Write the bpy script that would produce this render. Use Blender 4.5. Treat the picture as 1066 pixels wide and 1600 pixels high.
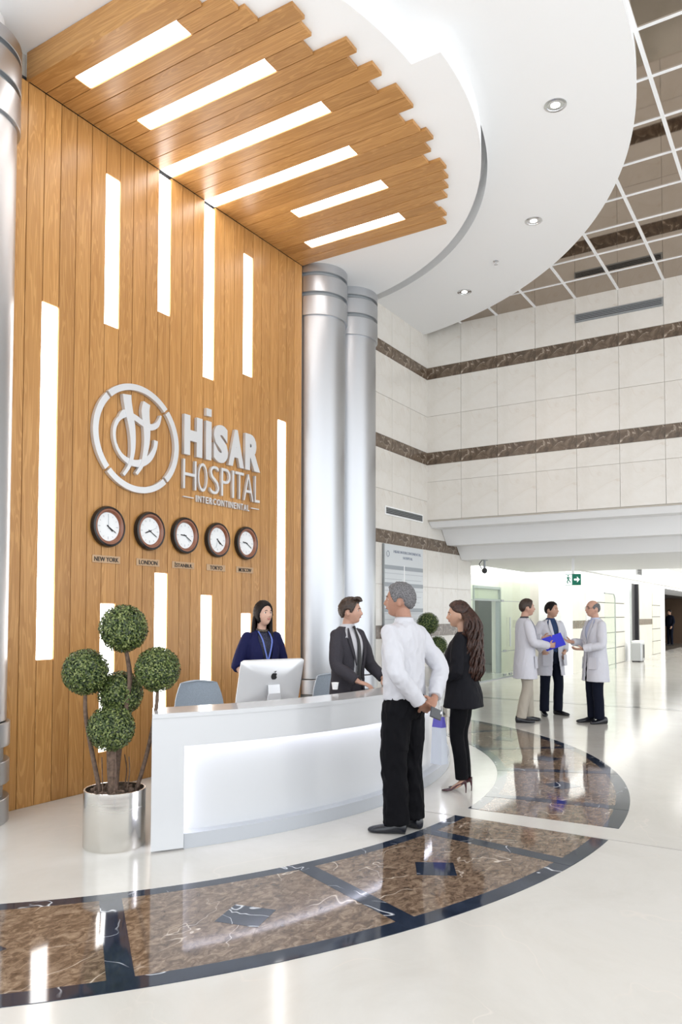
import bpy, bmesh, math, random
from mathutils import Vector, Matrix, noise
random.seed(7)
for o in list(bpy.data.objects): bpy.data.objects.remove(o)
SC = bpy.context.scene
COL = SC.collection
PI = math.pi
R = math.radians

# ------------------------------------------------------------------ camera
F_PX, CX, CY = 1196.1, 533.0, 913.4
YAW, PITCH, ROLL, EYE = .559408, .037966, .001871, 1.53
fw0 = Vector((math.cos(YAW), math.sin(YAW), 0)); rt0 = Vector((math.sin(YAW), -math.cos(YAW), 0)); up0 = Vector((0, 0, 1))
fw = fw0*math.cos(PITCH)+up0*math.sin(PITCH); up1 = up0*math.cos(PITCH)-fw0*math.sin(PITCH)
rt = rt0*math.cos(ROLL)+up1*math.sin(ROLL); up = up1*math.cos(ROLL)-rt0*math.sin(ROLL)
cd = bpy.data.cameras.new('camera'); cam = bpy.data.objects.new('camera', cd); COL.objects.link(cam)
M = Matrix.Identity(4)
for i in range(3):
    M[i][0] = rt[i]; M[i][1] = up[i]; M[i][2] = -fw[i]
M[2][3] = EYE
cam.matrix_world = M
cd.sensor_fit = 'VERTICAL'; cd.sensor_height = 36.0; cd.sensor_width = 24.0
cd.lens = F_PX/1600*36.0
cd.shift_x = -(CX-533)/1600; cd.shift_y = (CY-800)/1600
cd.clip_end = 300
SC.camera = cam

# ------------------------------------------------------------------ world, exposure
wd = bpy.data.worlds.new('daylight'); SC.world = wd; wd.use_nodes = True
bg = wd.node_tree.nodes['Background']; bg.inputs[0].default_value = (.93, .965, 1, 1); bg.inputs[1].default_value = 1.0
SC.view_settings.view_transform = 'Standard'; SC.view_settings.look = 'None'
SC.view_settings.exposure = 1.29; SC.view_settings.gamma = 1; SC.view_settings.use_curve_mapping = False
STRIP, COVE, DOWN = 3.2, .8, 60.0

# ------------------------------------------------------------------ materials
MATS = {}
def srgb(r, g, b):
    f = lambda c: (c/255/12.92 if c/255 <= .04045 else ((c/255+.055)/1.055)**2.4)
    return (f(r), f(g), f(b), 1)
class NT:
    def __init__(s, name):
        m = bpy.data.materials.new(name); m.use_nodes = True
        s.m = m; s.t = m.node_tree; s.b = s.t.nodes['Principled BSDF']; MATS[name] = m
    def n(s, typ, **kw):
        nd = s.t.nodes.new(typ)
        for k, v in kw.items():
            if k[0] == '_': nd.inputs[k[1:].replace('_', ' ')].default_value = v
            else: setattr(nd, k, v)
        return nd
    def l(s, a, b): s.t.links.new(a, b)
    def ramp(s, fac, stops):
        r = s.n('ShaderNodeValToRGB'); e = r.color_ramp.elements
        while len(e) < len(stops): e.new(.5)
        for q, (p, c) in zip(e, stops): q.position = p; q.color = c if len(c) == 4 else (*c, 1)
        s.l(fac, r.inputs[0]); return r.outputs[0]
    def mix(s, fac, a, b, mode='MIX'):
        m = s.n('ShaderNodeMix', data_type='RGBA', blend_type=mode)
        for sock, v in ((m.inputs[0], fac), (m.inputs[6], a), (m.inputs[7], b)):
            if hasattr(v, 'is_output'): s.l(v, sock)
            else: sock.default_value = v
        return m.outputs[2]
    def bump(s, h, strength=.2, dist=.01):
        b = s.n('ShaderNodeBump'); b.inputs['Strength'].default_value = strength; b.inputs['Distance'].default_value = dist
        s.l(h, b.inputs['Height']); s.l(b.outputs[0], s.b.inputs['Normal'])
def plain(name, col, rough=.5, metal=0., spec=.5, noise_amt=0, scale=30, bump=0, coat=0):
    t = NT(name); t.b.inputs['Base Color'].default_value = col; t.b.inputs['Roughness'].default_value = rough
    t.b.inputs['Metallic'].default_value = metal; t.b.inputs['Specular IOR Level'].default_value = spec
    t.b.inputs['Coat Weight'].default_value = coat
    if noise_amt or bump:
        tc = t.n('ShaderNodeTexCoord'); nz = t.n('ShaderNodeTexNoise', _Scale=scale, _Detail=4.)
        t.l(tc.outputs['Object'], nz.inputs['Vector'])
        if noise_amt:
            lo = tuple(c*(1-noise_amt) for c in col[:3])+(1,); hi = tuple(min(1, c*(1+noise_amt)) for c in col[:3])+(1,)
            t.l(t.ramp(nz.outputs[0], [(.3, lo), (.7, hi)]), t.b.inputs['Base Color'])
        if bump: t.bump(nz.outputs[0], bump, .01)
    return t.m
def emis(name, col, st):
    t = NT(name); t.b.inputs['Base Color'].default_value = (.9, .9, .9, 1)
    t.b.inputs['Emission Color'].default_value = col; t.b.inputs['Emission Strength'].default_value = st
    return t.m
def wood(name, axis):
    t = NT(name)
    tc = t.n('ShaderNodeTexCoord'); oi = t.n('ShaderNodeObjectInfo')
    mul = t.n('ShaderNodeMath', operation='MULTIPLY'); t.l(oi.outputs['Random'], mul.inputs[0]); mul.inputs[1].default_value = 37.
    add = t.n('ShaderNodeVectorMath', operation='ADD'); t.l(tc.outputs['Object'], add.inputs[0])
    cmb = t.n('ShaderNodeCombineXYZ')
    for k in range(3): t.l(mul.outputs[0], cmb.inputs[k])
    t.l(cmb.outputs[0], add.inputs[1])
    mp = t.n('ShaderNodeMapping'); t.l(add.outputs[0], mp.inputs[0])
    sc = [26, 26, 26]; sc[axis] = 1.1; mp.inputs['Scale'].default_value = sc
    n1 = t.n('ShaderNodeTexNoise', _Scale=1., _Detail=5., _Roughness=.6, _Distortion=.7); t.l(mp.outputs[0], n1.inputs[0])
    mp2 = t.n('ShaderNodeMapping'); t.l(add.outputs[0], mp2.inputs[0])
    sc2 = [9, 9, 9]; sc2[axis] = .55; mp2.inputs['Scale'].default_value = sc2
    wv = t.n('ShaderNodeTexNoise', _Scale=1., _Detail=2., _Distortion=1.6); t.l(mp2.outputs[0], wv.inputs[0])
    sn = t.n('ShaderNodeMath', operation='MULTIPLY'); t.l(wv.outputs[0], sn.inputs[0]); sn.inputs[1].default_value = 60.
    si = t.n('ShaderNodeMath', operation='SINE'); t.l(sn.outputs[0], si.inputs[0])
    c1 = t.ramp(n1.outputs[0], [(.3, (.42, .205, .060)), (.5, (.50, .258, .082)), (.75, (.56, .305, .108))])
    c2 = t.ramp(si.outputs[0], [(.2, (.36, .165, .045)), (.75, (.57, .31, .11))])
    c = t.mix(.42, c1, c2)
    rr = t.ramp(oi.outputs['Random'], [(0, (.88, .86, .84)), (1, (1.1, 1.1, 1.1))])
    c = t.mix(1., c, rr, 'MULTIPLY')
    t.l(c, t.b.inputs['Base Color']); t.b.inputs['Roughness'].default_value = .34; t.b.inputs['Specular IOR Level'].default_value = .45
    t.bump(n1.outputs[0], .06, .004)
    return t.m
def marble(name, cols, vein, vscale=3., scale=5., rough=.08, vein_w=.012, stretch=(1, 1, 1)):
    t = NT(name); tc = t.n('ShaderNodeTexCoord'); mp = t.n('ShaderNodeMapping'); t.l(tc.outputs['Object'], mp.inputs[0]); mp.inputs['Scale'].default_value = stretch
    n1 = t.n('ShaderNodeTexNoise', _Scale=scale, _Detail=9., _Roughness=.68, _Distortion=1.0); t.l(mp.outputs[0], n1.inputs[0])
    c = t.ramp(n1.outputs[0], cols)
    n2 = t.n('ShaderNodeTexNoise', _Scale=vscale, _Detail=3., _Roughness=.5, _Distortion=.5); t.l(mp.outputs[0], n2.inputs[0])
    sb = t.n('ShaderNodeMath', operation='SUBTRACT'); t.l(n2.outputs[0], sb.inputs[0]); sb.inputs[1].default_value = .5
    ab = t.n('ShaderNodeMath', operation='ABSOLUTE'); t.l(sb.outputs[0], ab.inputs[0])
    f = t.ramp(ab.outputs[0], [(0, (1, 1, 1)), (vein_w, (0, 0, 0))])
    n3 = t.n('ShaderNodeTexNoise', _Scale=vscale*1.7, _Detail=2.); t.l(tc.outputs['Object'], n3.inputs[0])
    g = t.ramp(n3.outputs[0], [(.44, (0, 0, 0)), (.56, (1, 1, 1))])
    fm = t.mix(1., f, g, 'MULTIPLY')
    t.l(t.mix(fm, c, vein), t.b.inputs['Base Color']); t.b.inputs['Roughness'].default_value = rough
    return t.m
def glass(name, col, rough=0.02, alpha=.75):
    t = NT(name); tr = t.n('ShaderNodeBsdfTransparent'); gl = t.n('ShaderNodeBsdfGlossy'); gl.inputs['Roughness'].default_value = rough
    tr.inputs[0].default_value = col; gl.inputs[0].default_value = (.9, 1, .95, 1)
    fr = t.n('ShaderNodeFresnel'); fr.inputs[0].default_value = 1.45
    ge = t.n('ShaderNodeNewGeometry'); iv = t.n('ShaderNodeMath', operation='SUBTRACT'); iv.inputs[0].default_value = 1.; t.l(ge.outputs['Backfacing'], iv.inputs[1]); mu = t.n('ShaderNodeMath', operation='MULTIPLY'); t.l(fr.outputs[0], mu.inputs[0]); t.l(iv.outputs[0], mu.inputs[1])
    mx = t.n('ShaderNodeMixShader'); t.l(mu.outputs[0], mx.inputs[0]); t.l(tr.outputs[0], mx.inputs[1]); t.l(gl.outputs[0], mx.inputs[2])
    t.l(mx.outputs[0], t.t.nodes['Material Output'].inputs[0]); return t.m
def steel(name, col, rough=.28, axis=2, aniso=.6):
    t = NT(name); t.b.inputs['Base Color'].default_value = col; t.b.inputs['Metallic'].default_value = 1.
    tc = t.n('ShaderNodeTexCoord'); mp = t.n('ShaderNodeMapping'); t.l(tc.outputs['Object'], mp.inputs[0])
    sc = [1.5, 1.5, 1.5]; sc[axis] = 60; mp.inputs['Scale'].default_value = sc
    nz = t.n('ShaderNodeTexNoise', _Scale=1., _Detail=2.); t.l(mp.outputs[0], nz.inputs[0])
    r = t.ramp(nz.outputs[0], [(.3, (rough*.75,)*3), (.7, (rough*1.3,)*3)]); t.l(r, t.b.inputs['Roughness'])
    return t.m

W_WALL = wood('oak_vertical', 2); W_CEIL = wood('oak_crosswise', 1)
WHITE = plain('white_plaster', (.91, .915, .92, 1), .6)
LACQ = plain('white_lacquer', (.60, .61, .625, 1), .2, coat=.3)
TOEM = plain('grey_plinth', (.45, .47, .50, 1), .35)
LIGHT = emis('strip_light', (1, .985, .96, 1), STRIP)
COVEM = emis('cove_light', (1, 1, .97, 1), COVE)
LEDM = emis('desk_led', (.88, .88, 1, 1), 6.0)
DOWNM = emis('downlight_lamp', (1, .97, .92, 1), 4.)
STEEL = plain('brushed_steel', (.52, .535, .56, 1), .36, 1.)
POTST = steel('pot_steel', (.72, .70, .66, 1), .22, axis=2)
SIGNM = plain('sign_aluminium', (.72, .735, .76, 1), .3, .5)
DARK = plain('dark_metal', (.03, .03, .033, 1), .45)
GREYM = plain('grey_metal', (.30, .32, .33, 1), .4, .3)
TILE = marble('cream_tile', [(.3, (.68, .645, .585)), (.5, (.735, .705, .655)), (.75, (.775, .755, .715))], (.66, .60, .53, 1), 1.6, 1.8, .22, .006)
BAND = marble('brown_marble_band', [(.3, (.050, .034, .022)), (.5, (.125, .088, .060)), (.72, (.24, .185, .135))], (.50, .42, .34, 1), 5., 6., .25, .02)
FLOOR = marble('cream_marble_floor', [(.25, (.56, .535, .49)), (.5, (.615, .593, .552)), (.8, (.66, .64, .603))], (.66, .62, .57, 1), .9, 1.1, .13, .003)
BROWN = marble('brown_marble', [(.28, (.055, .036, .025)), (.45, (.135, .09, .062)), (.56, (.235, .165, .115)), (.72, (.37, .285, .205))], (.66, .57, .48, 1), 1.5, 15., .06, .0045, (1, 1.5, 1))
NAVY = marble('navy_black_marble', [(.3, (.012, .017, .030)), (.6, (.026, .036, .060)), (.85, (.055, .07, .10))], (.78, .80, .84, 1), 2.0, 5., .06, .006)
MIRROR = NT('bronze_mirror'); MIRROR.b.inputs['Base Color'].default_value = (.40, .335, .275, 1); MIRROR.b.inputs['Metallic'].default_value = 1.; MIRROR.b.inputs['Roughness'].default_value = .03; MIRROR = MIRROR.m
GLASS = glass('green_glass', (.93, .97, .94, 1))
GREENLEAF = plain('boxwood_leaf', (.055, .115, .028, 1), .45, noise_amt=.6, scale=9)
BARK = plain('bark', (.13, .085, .06, 1), .85, noise_amt=.4, scale=40, bump=.5)
SOIL = plain('soil', (.055, .035, .02, 1), .95, noise_amt=.6, scale=60, bump=.8)
BLACK = plain('black_print', (.012, .012, .014, 1), .5)

# ------------------------------------------------------------------ mesh helpers
class MB:
    def __init__(s): s.v = []; s.f = []
    def add(s, vs, fs):
        b = len(s.v); s.v += [tuple(v) for v in vs]; s.f += [tuple(b+i for i in f) for f in fs]; return s
    def box(s, x0, x1, y0, y1, z0, z1):
        return s.add([(x0, y0, z0), (x1, y0, z0), (x1, y1, z0), (x0, y1, z0), (x0, y0, z1), (x1, y0, z1), (x1, y1, z1), (x0, y1, z1)],
                     [(0, 3, 2, 1), (4, 5, 6, 7), (0, 1, 5, 4), (1, 2, 6, 5), (2, 3, 7, 6), (3, 0, 4, 7)])
    def prism(s, poly, z0, z1):
        n = len(poly)
        return s.add([(x, y, z0) for x, y in poly]+[(x, y, z1) for x, y in poly],
                     [tuple(range(n))[::-1], tuple(range(n, 2*n))]+[(i, (i+1) % n, n+(i+1) % n, n+i) for i in range(n)])
    def loft(s, rings, cap=True):
        n = len(rings[0]); k = len(rings); vs = [p for r in rings for p in r]
        fs = [(a*n+i, a*n+(i+1) % n, (a+1)*n+(i+1) % n, (a+1)*n+i) for a in range(k-1) for i in range(n)]
        if cap:
            for a, rev in ((0, True), (k-1, False)):
                c = sum((Vector(p) for p in rings[a]), Vector())/n; ci = len(vs); vs.append(tuple(c))
                for i in range(n):
                    t = (a*n+i, a*n+(i+1) % n, ci)
                    fs.append(t[::-1] if rev else t)
        return s.add(vs, fs)
    def tube(s, pts, rad, n=12, sub=0, ref=None):
        pts = [Vector(p) for p in pts]
        rad = [(r, r) if not isinstance(r, (tuple, list)) else r for r in (rad if isinstance(rad, (list, tuple)) else [rad]*len(pts))]
        if sub:
            P, Q = [], []
            for i in range(len(pts)-1):
                a = pts[max(i-1, 0)]; b = pts[i]; c = pts[i+1]; d = pts[min(i+2, len(pts)-1)]
                for j in range(sub):
                    t = j/sub
                    P.append(.5*((2*b)+(c-a)*t+(2*a-5*b+4*c-d)*t*t+(3*b-a-3*c+d)*t**3))
                    u = t*t*(3-2*t)
                    Q.append(tuple(rad[i][k]*(1-u)+rad[i+1][k]*u for k in (0, 1)))
            P.append(pts[-1]); Q.append(rad[-1]); pts, rad = P, Q
        rings = []; prev = None
        for i, p in enumerate(pts):
            d = (pts[min(i+1, len(pts)-1)]-pts[max(i-1, 0)]).normalized()
            if prev is None:
                u = Vector(ref) if ref is not None else (Vector((1, 0, 0)) if abs(d.x) < .8 else Vector((0, 1, 0)))
            else: u = prev
            u = (u-d*u.dot(d)).normalized(); w = d.cross(u); prev = u
            rings.append([tuple(p+u*rad[i][0]*math.cos(2*PI*k/n)+w*rad[i][1]*math.sin(2*PI*k/n)) for k in range(n)])
        return s.loft(rings)
    def lathe(s, prof, c=(0, 0, 0), n=32, cap=True):
        return s.loft([[(c[0]+r*math.cos(2*PI*k/n), c[1]+r*math.sin(2*PI*k/n), c[2]+z) for k in range(n)] for r, z in prof], cap)
    def ball(s, c, r, n=12, m=8):
        rr = r if isinstance(r, (tuple, list)) else (r, r, r)
        return s.loft([[(c[0]+rr[0]*math.sin(PI*(a+.04)/(m+.08))*math.cos(2*PI*k/n), c[1]+rr[1]*math.sin(PI*(a+.04)/(m+.08))*math.sin(2*PI*k/n), c[2]-rr[2]*math.cos(PI*(a+.04)/(m+.08))) for k in range(n)] for a in range(m+1)])
    def xform(s, M, start=0):
        s.v[start:] = [tuple(M @ Vector(v)) for v in s.v[start:]]; return s
    def mesh(s, name, mat=None, smooth=False):
        me = bpy.data.meshes.new(name); me.from_pydata(s.v, [], s.f)
        bm = bmesh.new(); bm.from_mesh(me); bmesh.ops.recalc_face_normals(bm, faces=bm.faces); bm.to_mesh(me); bm.free()
        if mat: me.materials.append(mat)
        if smooth:
            for p in me.polygons: p.use_smooth = True
        return me
    def build(s, name, mat=None, parent=None, smooth=False, loc=(0, 0, 0), rot=(0, 0, 0), bevel=0):
        return link(name, s.mesh(name, mat, smooth), parent, loc, rot, bevel)
def link(name, me, parent=None, loc=(0, 0, 0), rot=(0, 0, 0), bevel=0):
    o = bpy.data.objects.new(name, me); COL.objects.link(o); o.location = loc; o.rotation_euler = rot
    if parent: o.parent = parent
    if bevel:
        b = o.modifiers.new('bevel', 'BEVEL'); b.width = bevel; b.segments = 2; b.limit_method = 'ANGLE'
    return o
def autosmooth(o, ang=40):
    me = o.data
    for p in me.polygons: p.use_smooth = True
    me.set_sharp_from_angle(angle=R(ang)); return o
def tag(o, label, cat, group=None):
    o['label'] = label; o['category'] = cat
    if group: o['group'] = group
    return o
def thing(name, label, cat, loc=(0, 0, 0), rotz=0, group=None):
    o = bpy.data.objects.new(name, None); COL.objects.link(o); o.location = loc; o.rotation_euler = (0, 0, rotz); o.empty_display_size = .1
    return tag(o, label, cat, group)
def struct(o): o['kind'] = 'structure'; return o
def root_struct(name):
    o = bpy.data.objects.new(name, None); COL.objects.link(o); return struct(o)
def copy_tree(o, parent=None):
    c = o.copy(); COL.objects.link(c); c.parent = parent
    for ch in o.children: copy_tree(ch, c)
    return c
def glyph(ch, offset=0., ext=.5, res=4):
    cu = bpy.data.curves.new('glyph', 'FONT'); cu.body = ch; cu.extrude = ext; cu.offset = offset; cu.resolution_u = res
    o = bpy.data.objects.new('glyph', cu); COL.objects.link(o); bpy.context.view_layer.update()
    me = bpy.data.meshes.new_from_object(o.evaluated_get(bpy.context.evaluated_depsgraph_get()))
    bpy.data.objects.remove(o); bpy.data.curves.remove(cu); return me
def text_mesh(ch, x0, x1, z0, z1, depth, mat, offset=0., facing='-y'):
    """glyph(s) fitted to a box; local x to the right, local z up, front towards -y (depth behind it)"""
    me = glyph(ch, offset)
    xs = [v.co.x for v in me.vertices]; ys = [v.co.y for v in me.vertices]
    ax, bx, ay, by = min(xs), max(xs), min(ys), max(ys)
    for v in me.vertices:
        u = x0+(v.co.x-ax)/(bx-ax)*(x1-x0); w = z0+(v.co.y-ay)/(by-ay)*(z1-z0); d = -v.co.z/.5*depth/2
        v.co = (u, d, w)
    me.materials.clear(); me.materials.append(mat); me.update(); return me

def letters(body, x0, x1, z0, z1, depth, mat, parent, offset, loc):
    me = text_mesh(body, x0, x1, z0, z1, depth, mat, offset); bm = bmesh.new(); bm.from_mesh(me); bm.faces.ensure_lookup_table()
    seen = set(); comps = []
    for v in bm.verts:
        if v in seen: continue
        st = [v]; seen.add(v); cm_ = []
        while st:
            q = st.pop(); cm_.append(q)
            for e in q.link_edges:
                w = e.other_vert(q)
                if w not in seen: seen.add(w); st.append(w)
        comps.append([min(q.co.x for q in cm_), max(q.co.x for q in cm_), cm_])
    comps.sort(key=lambda c: c[0]); merged = []
    for c in comps:
        if merged and c[0] < merged[-1][1]-1e-5: merged[-1][1] = max(merged[-1][1], c[1]); merged[-1][2] += c[2]
        else: merged.append(c)
    for a, b, vs in merged:
        idx = {v: i for i, v in enumerate(vs)}; fs = [tuple(idx[q] for q in f.verts) for f in bm.faces if f.verts[0] in idx]
        m2 = bpy.data.meshes.new('letter'); m2.from_pydata([tuple(v.co) for v in vs], [], fs); m2.materials.append(mat); link('letter', m2, parent, loc)
    bm.free()

# ------------------------------------------------------------------ setting: floor with inlaid ring
WY, SY, CZ, DZ = 5.36, 5.38, 5.81, 6.05
BX, MZ = 11.22, 6.17
fl = MB(); fl.box(-3.5, 46, -5.0, 12, -.05, 0); struct(fl.build('floor', FLOOR))
RC = Vector((5.57, 6.62)); RI, RO = 4.24, 5.375
ring = root_struct('trim_floor_inlay'); 
def sector(r0, r1, a0, a1, z1, n=10, inset=0):
    d0 = inset/r0; d1 = inset/r1
    po = [(RC.x+r1*math.cos(a0+d1+(a1-a0-2*d1)*k/n), RC.y+r1*math.sin(a0+d1+(a1-a0-2*d1)*k/n)) for k in range(n+1)]
    pi_ = [(RC.x+r0*math.cos(a0+d0+(a1-a0-2*d0)*k/n), RC.y+r0*math.sin(a0+d0+(a1-a0-2*d0)*k/n)) for k in range(n+1)]
    m = MB(); m.v = [(x, y, 0) for x, y in pi_+po]+[(x, y, z1) for x, y in pi_+po]; N = n+1
    for k in range(n):
        m.f += [(2*N+k, 2*N+N+k, 2*N+N+k+1, 2*N+k+1), (k, k+1, 2*N+k+1, 2*N+k), (N+k, 3*N+k, 3*N+k+1, N+k+1)]
    m.f += [(0, 2*N, 3*N, N), (n, N+n, 3*N+n, 2*N+n)]
    return m
radial = [R(-90-sg*a) for sg in (1, -1) for a in (8.4, 23.5, 38.7, 53.9)]
radial.sort()
edges = [R(-90-69)]+radial[:4]+[None]+radial[4:]+[R(-90+69)]
BW = .105; HW = .058
def white_gap(r, sg): return R(-90)+sg*(.145/r)
def field(a0, a1, hw0=HW, hw1=HW):
    r0, r1 = RI+.09, RO-.12
    m = sector(r0, r1, a0, a1, .003)
    return m
for i in range(len(edges)-1):
    a0, a1 = edges[i], edges[i+1]
    if a0 is None: a0 = R(-90)+.145/4.8
    if a1 is None: a1 = R(-90)-.145/4.8
    sector(RI+.09, RO-.11, a0, a1, .0024).build('brown_field', BROWN, ring)
    sector(RI, RI+.09, a0, a1, .0026).build('inner_border', NAVY, ring)
    sector(RO-.11, RO, a0, a1, .0026).build('outer_border', NAVY, ring)
for a in radial:
    d = Vector((math.cos(a), math.sin(a))); t = Vector((-d.y, d.x))
    P = [RC+d*(RI+.002)-t*HW, RC+d*(RO-.002)-t*HW, RC+d*(RO-.002)+t*HW, RC+d*(RI+.002)+t*HW]
    MB().prism([tuple(p) for p in P], 0, .0034).build('radial_strip', NAVY, ring)
for k in range(len(radial)-1):
    if k == 3: continue
    a = (radial[k]+radial[k+1])/2; c = RC+Vector((math.cos(a), math.sin(a)))*4.82
    P = [c+Vector((math.cos(a+q*PI/2), math.sin(a+q*PI/2)))*.165 for q in range(4)]
    MB().prism([tuple(p) for p in P], 0, .0034).build('diamond_inset', NAVY, ring)
JOINT = plain('floor_joint', (.40, .38, .36, 1), .5)
MB().box(5.427, 5.437, -6, 2.75, 0, .0015).build('joint_line', JOINT, ring)
MB().box(13.2, 13.42, -6, 9, 0, .002).build('grey_stripe', plain('grey_marble', (.42, .41, .39, 1), .1), ring)

# ------------------------------------------------------------------ walls
tile_mesh = {}
def tile_obj(parent, name, w, h, d, mat, loc, axis):
    """a tile w x h, thickness d, centre of its back at loc; axis 'x' lies along x facing -y, 'y' lies along y facing -x"""
    key = (round(w, 3), round(h, 3), axis, mat.name)
    if key not in tile_mesh:
        g = .0025; m = MB()
        if axis == 'x': m.box(-w/2+g, w/2-g, -d, 0, -h/2+g, h/2-g)
        else: m.box(-d, 0, -w/2+g, w/2-g, -h/2+g, h/2-g)
        tile_mesh[key] = m.mesh(name, mat)
    return link(name, tile_mesh[key], parent, loc)
GROUT = plain('grout', (.50, .46, .40, 1), .8)
# back wall of the atrium (faces -x), from the soffit up to the mirrored ceiling
wb = root_struct('wall_back')
MB().box(BX, BX+.2, -6, SY+.2, 3.02, 6.5).build('core', GROUT, wb)
TW = .603
rows_b = [(3.04, 3.66, TILE), (3.66, 3.94, TILE), (3.94, 4.14, BAND), (4.14, 4.73, TILE), (4.73, 5.34, TILE), (5.34, 5.53, BAND), (5.53, 6.20, TILE)]
for c in range(12):
    y = SY-TW*(c+.5)
    for z0, z1, m in rows_b:
        tile_obj(wb, 'marble_band' if m is BAND else 'tile', TW, z1-z0, .012, m, (BX, y, (z0+z1)/2), 'y')
MB().box(BX-.01, BX+.2, -6, SY-12*TW, 3.04, 6.2).build('tiled_end', TILE, wb)
# side wall, continuing the plane of the oak wall
ws = root_struct('wall_side')
MB().box(-6, 13.02, SY, SY+.25, 0, 6.6).build('core', GROUT, ws)
MB().box(-6, 3.3, SY-.012, SY, 0, 6.4).build('plaster', WHITE, ws)
MB().box(7.62, 8.85, SY-.004, SY, 0, 6.4).build('plaster', WHITE, ws)
rows_s = [(0, .57, TILE), (.57, 1.17, TILE), (1.17, 1.36, BAND), (1.36, 1.96, TILE), (1.96, 2.56, TILE), (2.56, 2.755, BAND), (2.755, 3.345, TILE), (3.345, 3.94, TILE), (3.94, 4.14, BAND), (4.14, 4.73, TILE), (4.73, 5.34, TILE), (5.34, 5.53, BAND), (5.53, 6.1, TILE)]
for c in range(7):
    x = 13.02-TW*(c+.5)
    for z0, z1, m in rows_s:
        if z0 > 3.2 and x > BX+.3: continue
        tile_obj(ws, 'marble_band' if m is BAND else 'tile', TW, z1-z0, .012, m, (x, SY, (z0+z1)/2), 'x')
# oak wall: boards, each cut where a light strip sits
PW = .1603
px = lambda i: 3.76+PW*i
wall_strips = {1: [(1.153, 4.075)], 5: [(4.10, 5.462), (.32, 1.615)], 9: [(4.43, 5.785), (.59, 1.915)], 13: [(3.965, 5.785), (.55, 1.717)], 17: [(4.165, 5.52), (.45, 1.533)], 21: [(.50, 3.80)]}
ceil_strips = {1: (3.87, 4.975), 5: (3.565, 4.96), 9: (3.465, 5.33), 13: (3.585, 5.345), 17: (3.605, 4.705), 21: (3.745, 4.975)}
plank_end = {-1: 3.9, 0: 3.62, 1: 3.42, 2: 3.37, 3: 3.07, 4: 3.12, 5: 3.216, 6: 2.92, 7: 3.01, 8: 2.88, 9: 3.01, 10: 2.84, 11: 2.84, 12: 3.0, 13: 2.93, 14: 2.88, 15: 2.98, 16: 3.08, 17: 2.968, 18: 3.02, 19: 3.09, 20: 3.173, 21: 3.347, 22: 3.325, 23: 3.40}
ww = root_struct('wall_oak')
MB().box(3.55, px(24), WY+.006, SY, 0, 5.86).build('backing', DARK, ww)
GAP = .006
for i in range(-1, 24):
    segs = []; z = 0.
    for a, b in sorted(wall_strips.get(i, [])):
        segs.append((z, a)); z = b
    segs.append((z, CZ))
    for a, b in segs:
        if b-a < .03: continue
        x0 = px(i)+GAP/2; x1 = px(i+1)-GAP/2
        o = MB().box(-(x1-x0)/2, (x1-x0)/2, -.024, .008, a+.001, b-.001).build('plank', W_WALL, ww, loc=((x0+x1)/2, WY+.012-.012, 0)); o.modifiers.new('b', 'BEVEL').width = .0015
# oak ceiling canopy
wc = root_struct('ceiling_oak_canopy')
slab = [(3.765, SY)]
for k in range(17):
    x = 3.765+(5.25-3.765)*k/16; slab.append((x, 6.4-math.sqrt(3.76**2-(x-5.4)**2)))
a0_ = math.atan2(2.394-6.067, 5.25-5.377); a1_ = -math.asin(.687/3.675)
for k in range(41):
    a = a0_+(a1_-a0_)*k/40; slab.append((5.377+3.675*math.cos(a), 6.067+3.675*math.sin(a)))
MB().prism(slab, CZ+.032, 6.36).build('plaster_slab', WHITE, wc)
for i in range(0, 24):
    y1 = WY-.03; ys = [(plank_end[i], y1)]
    if i in ceil_strips:
        a, b = ceil_strips[i]; ys = [(plank_end[i], a), (b, y1)]
    for a, b in ys:
        if b-a < .02: continue
        w = PW-GAP
        o = MB().box(-w/2, w/2, a+.001, b-.001, 0, .031).build('plank', W_CEIL, wc, loc=((px(i)+px(i+1))/2, 0, CZ)); o.modifiers.new('b', 'BEVEL').width = .0015
MB().box(3.742, 3.764, plank_end[0]+.02, WY-.02, CZ, 6.045).build('fascia_board', W_CEIL, wc)
# light strips
def strip(label, body, diff, loc, group):
    t = thing('light_strip', label, 'light', loc, 0, group)
    MB().box(*body).build('housing', WHITE, t); MB().box(*diff).build('diffuser', LIGHT, t)
nm = {1: 'leftmost', 5: 'second from the left', 9: 'third from the left', 13: 'fourth from the left', 17: 'fifth from the left', 21: 'rightmost'}
wl = {1: ['tall white light strip at the left end of oak wall, beside steel column'],
      5: ['white light strip high on oak wall above the round emblem, left of two corner strips', 'short white light strip low on oak wall behind the topiary balls'],
      9: ['white wall strip meeting the ceiling corner directly above the round emblem', 'white light strip under the LONDON clock, behind the right topiary ball'],
      13: ['longest white wall strip meeting the ceiling corner above the HiSAR letters', 'short white light strip under the gap between third and fourth clock'],
      17: ['white light strip high on oak wall, nearest the steel columns of the upper ones', 'short white light strip beside the long-haired receptionist, under the last clock'],
      21: ['long white light strip at the right end of oak wall, beside the double steel columns']}
for i, L in wall_strips.items():
    for (a, b), lab in zip(sorted(L, reverse=True), wl[i]):
        strip(lab, (-PW/2+.002, PW/2-.002, -.004, .008, 0, b-a), (-PW/2+.006, PW/2-.006, -.016, -.004, .004, b-a-.004), (px(i)+PW/2, WY-.002, a), 'light strips in the oak wall')
cl = ['first white ceiling strip from the left steel column in the oak canopy', 'second white ceiling strip from the left column in the oak canopy', 'long white ceiling strip running to the wall corner above the emblem', 'long white ceiling strip running to the wall corner above the letters', 'second last white ceiling strip in the oak canopy, towards the double columns', 'last white ceiling strip in the oak canopy, nearest the double columns']
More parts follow.
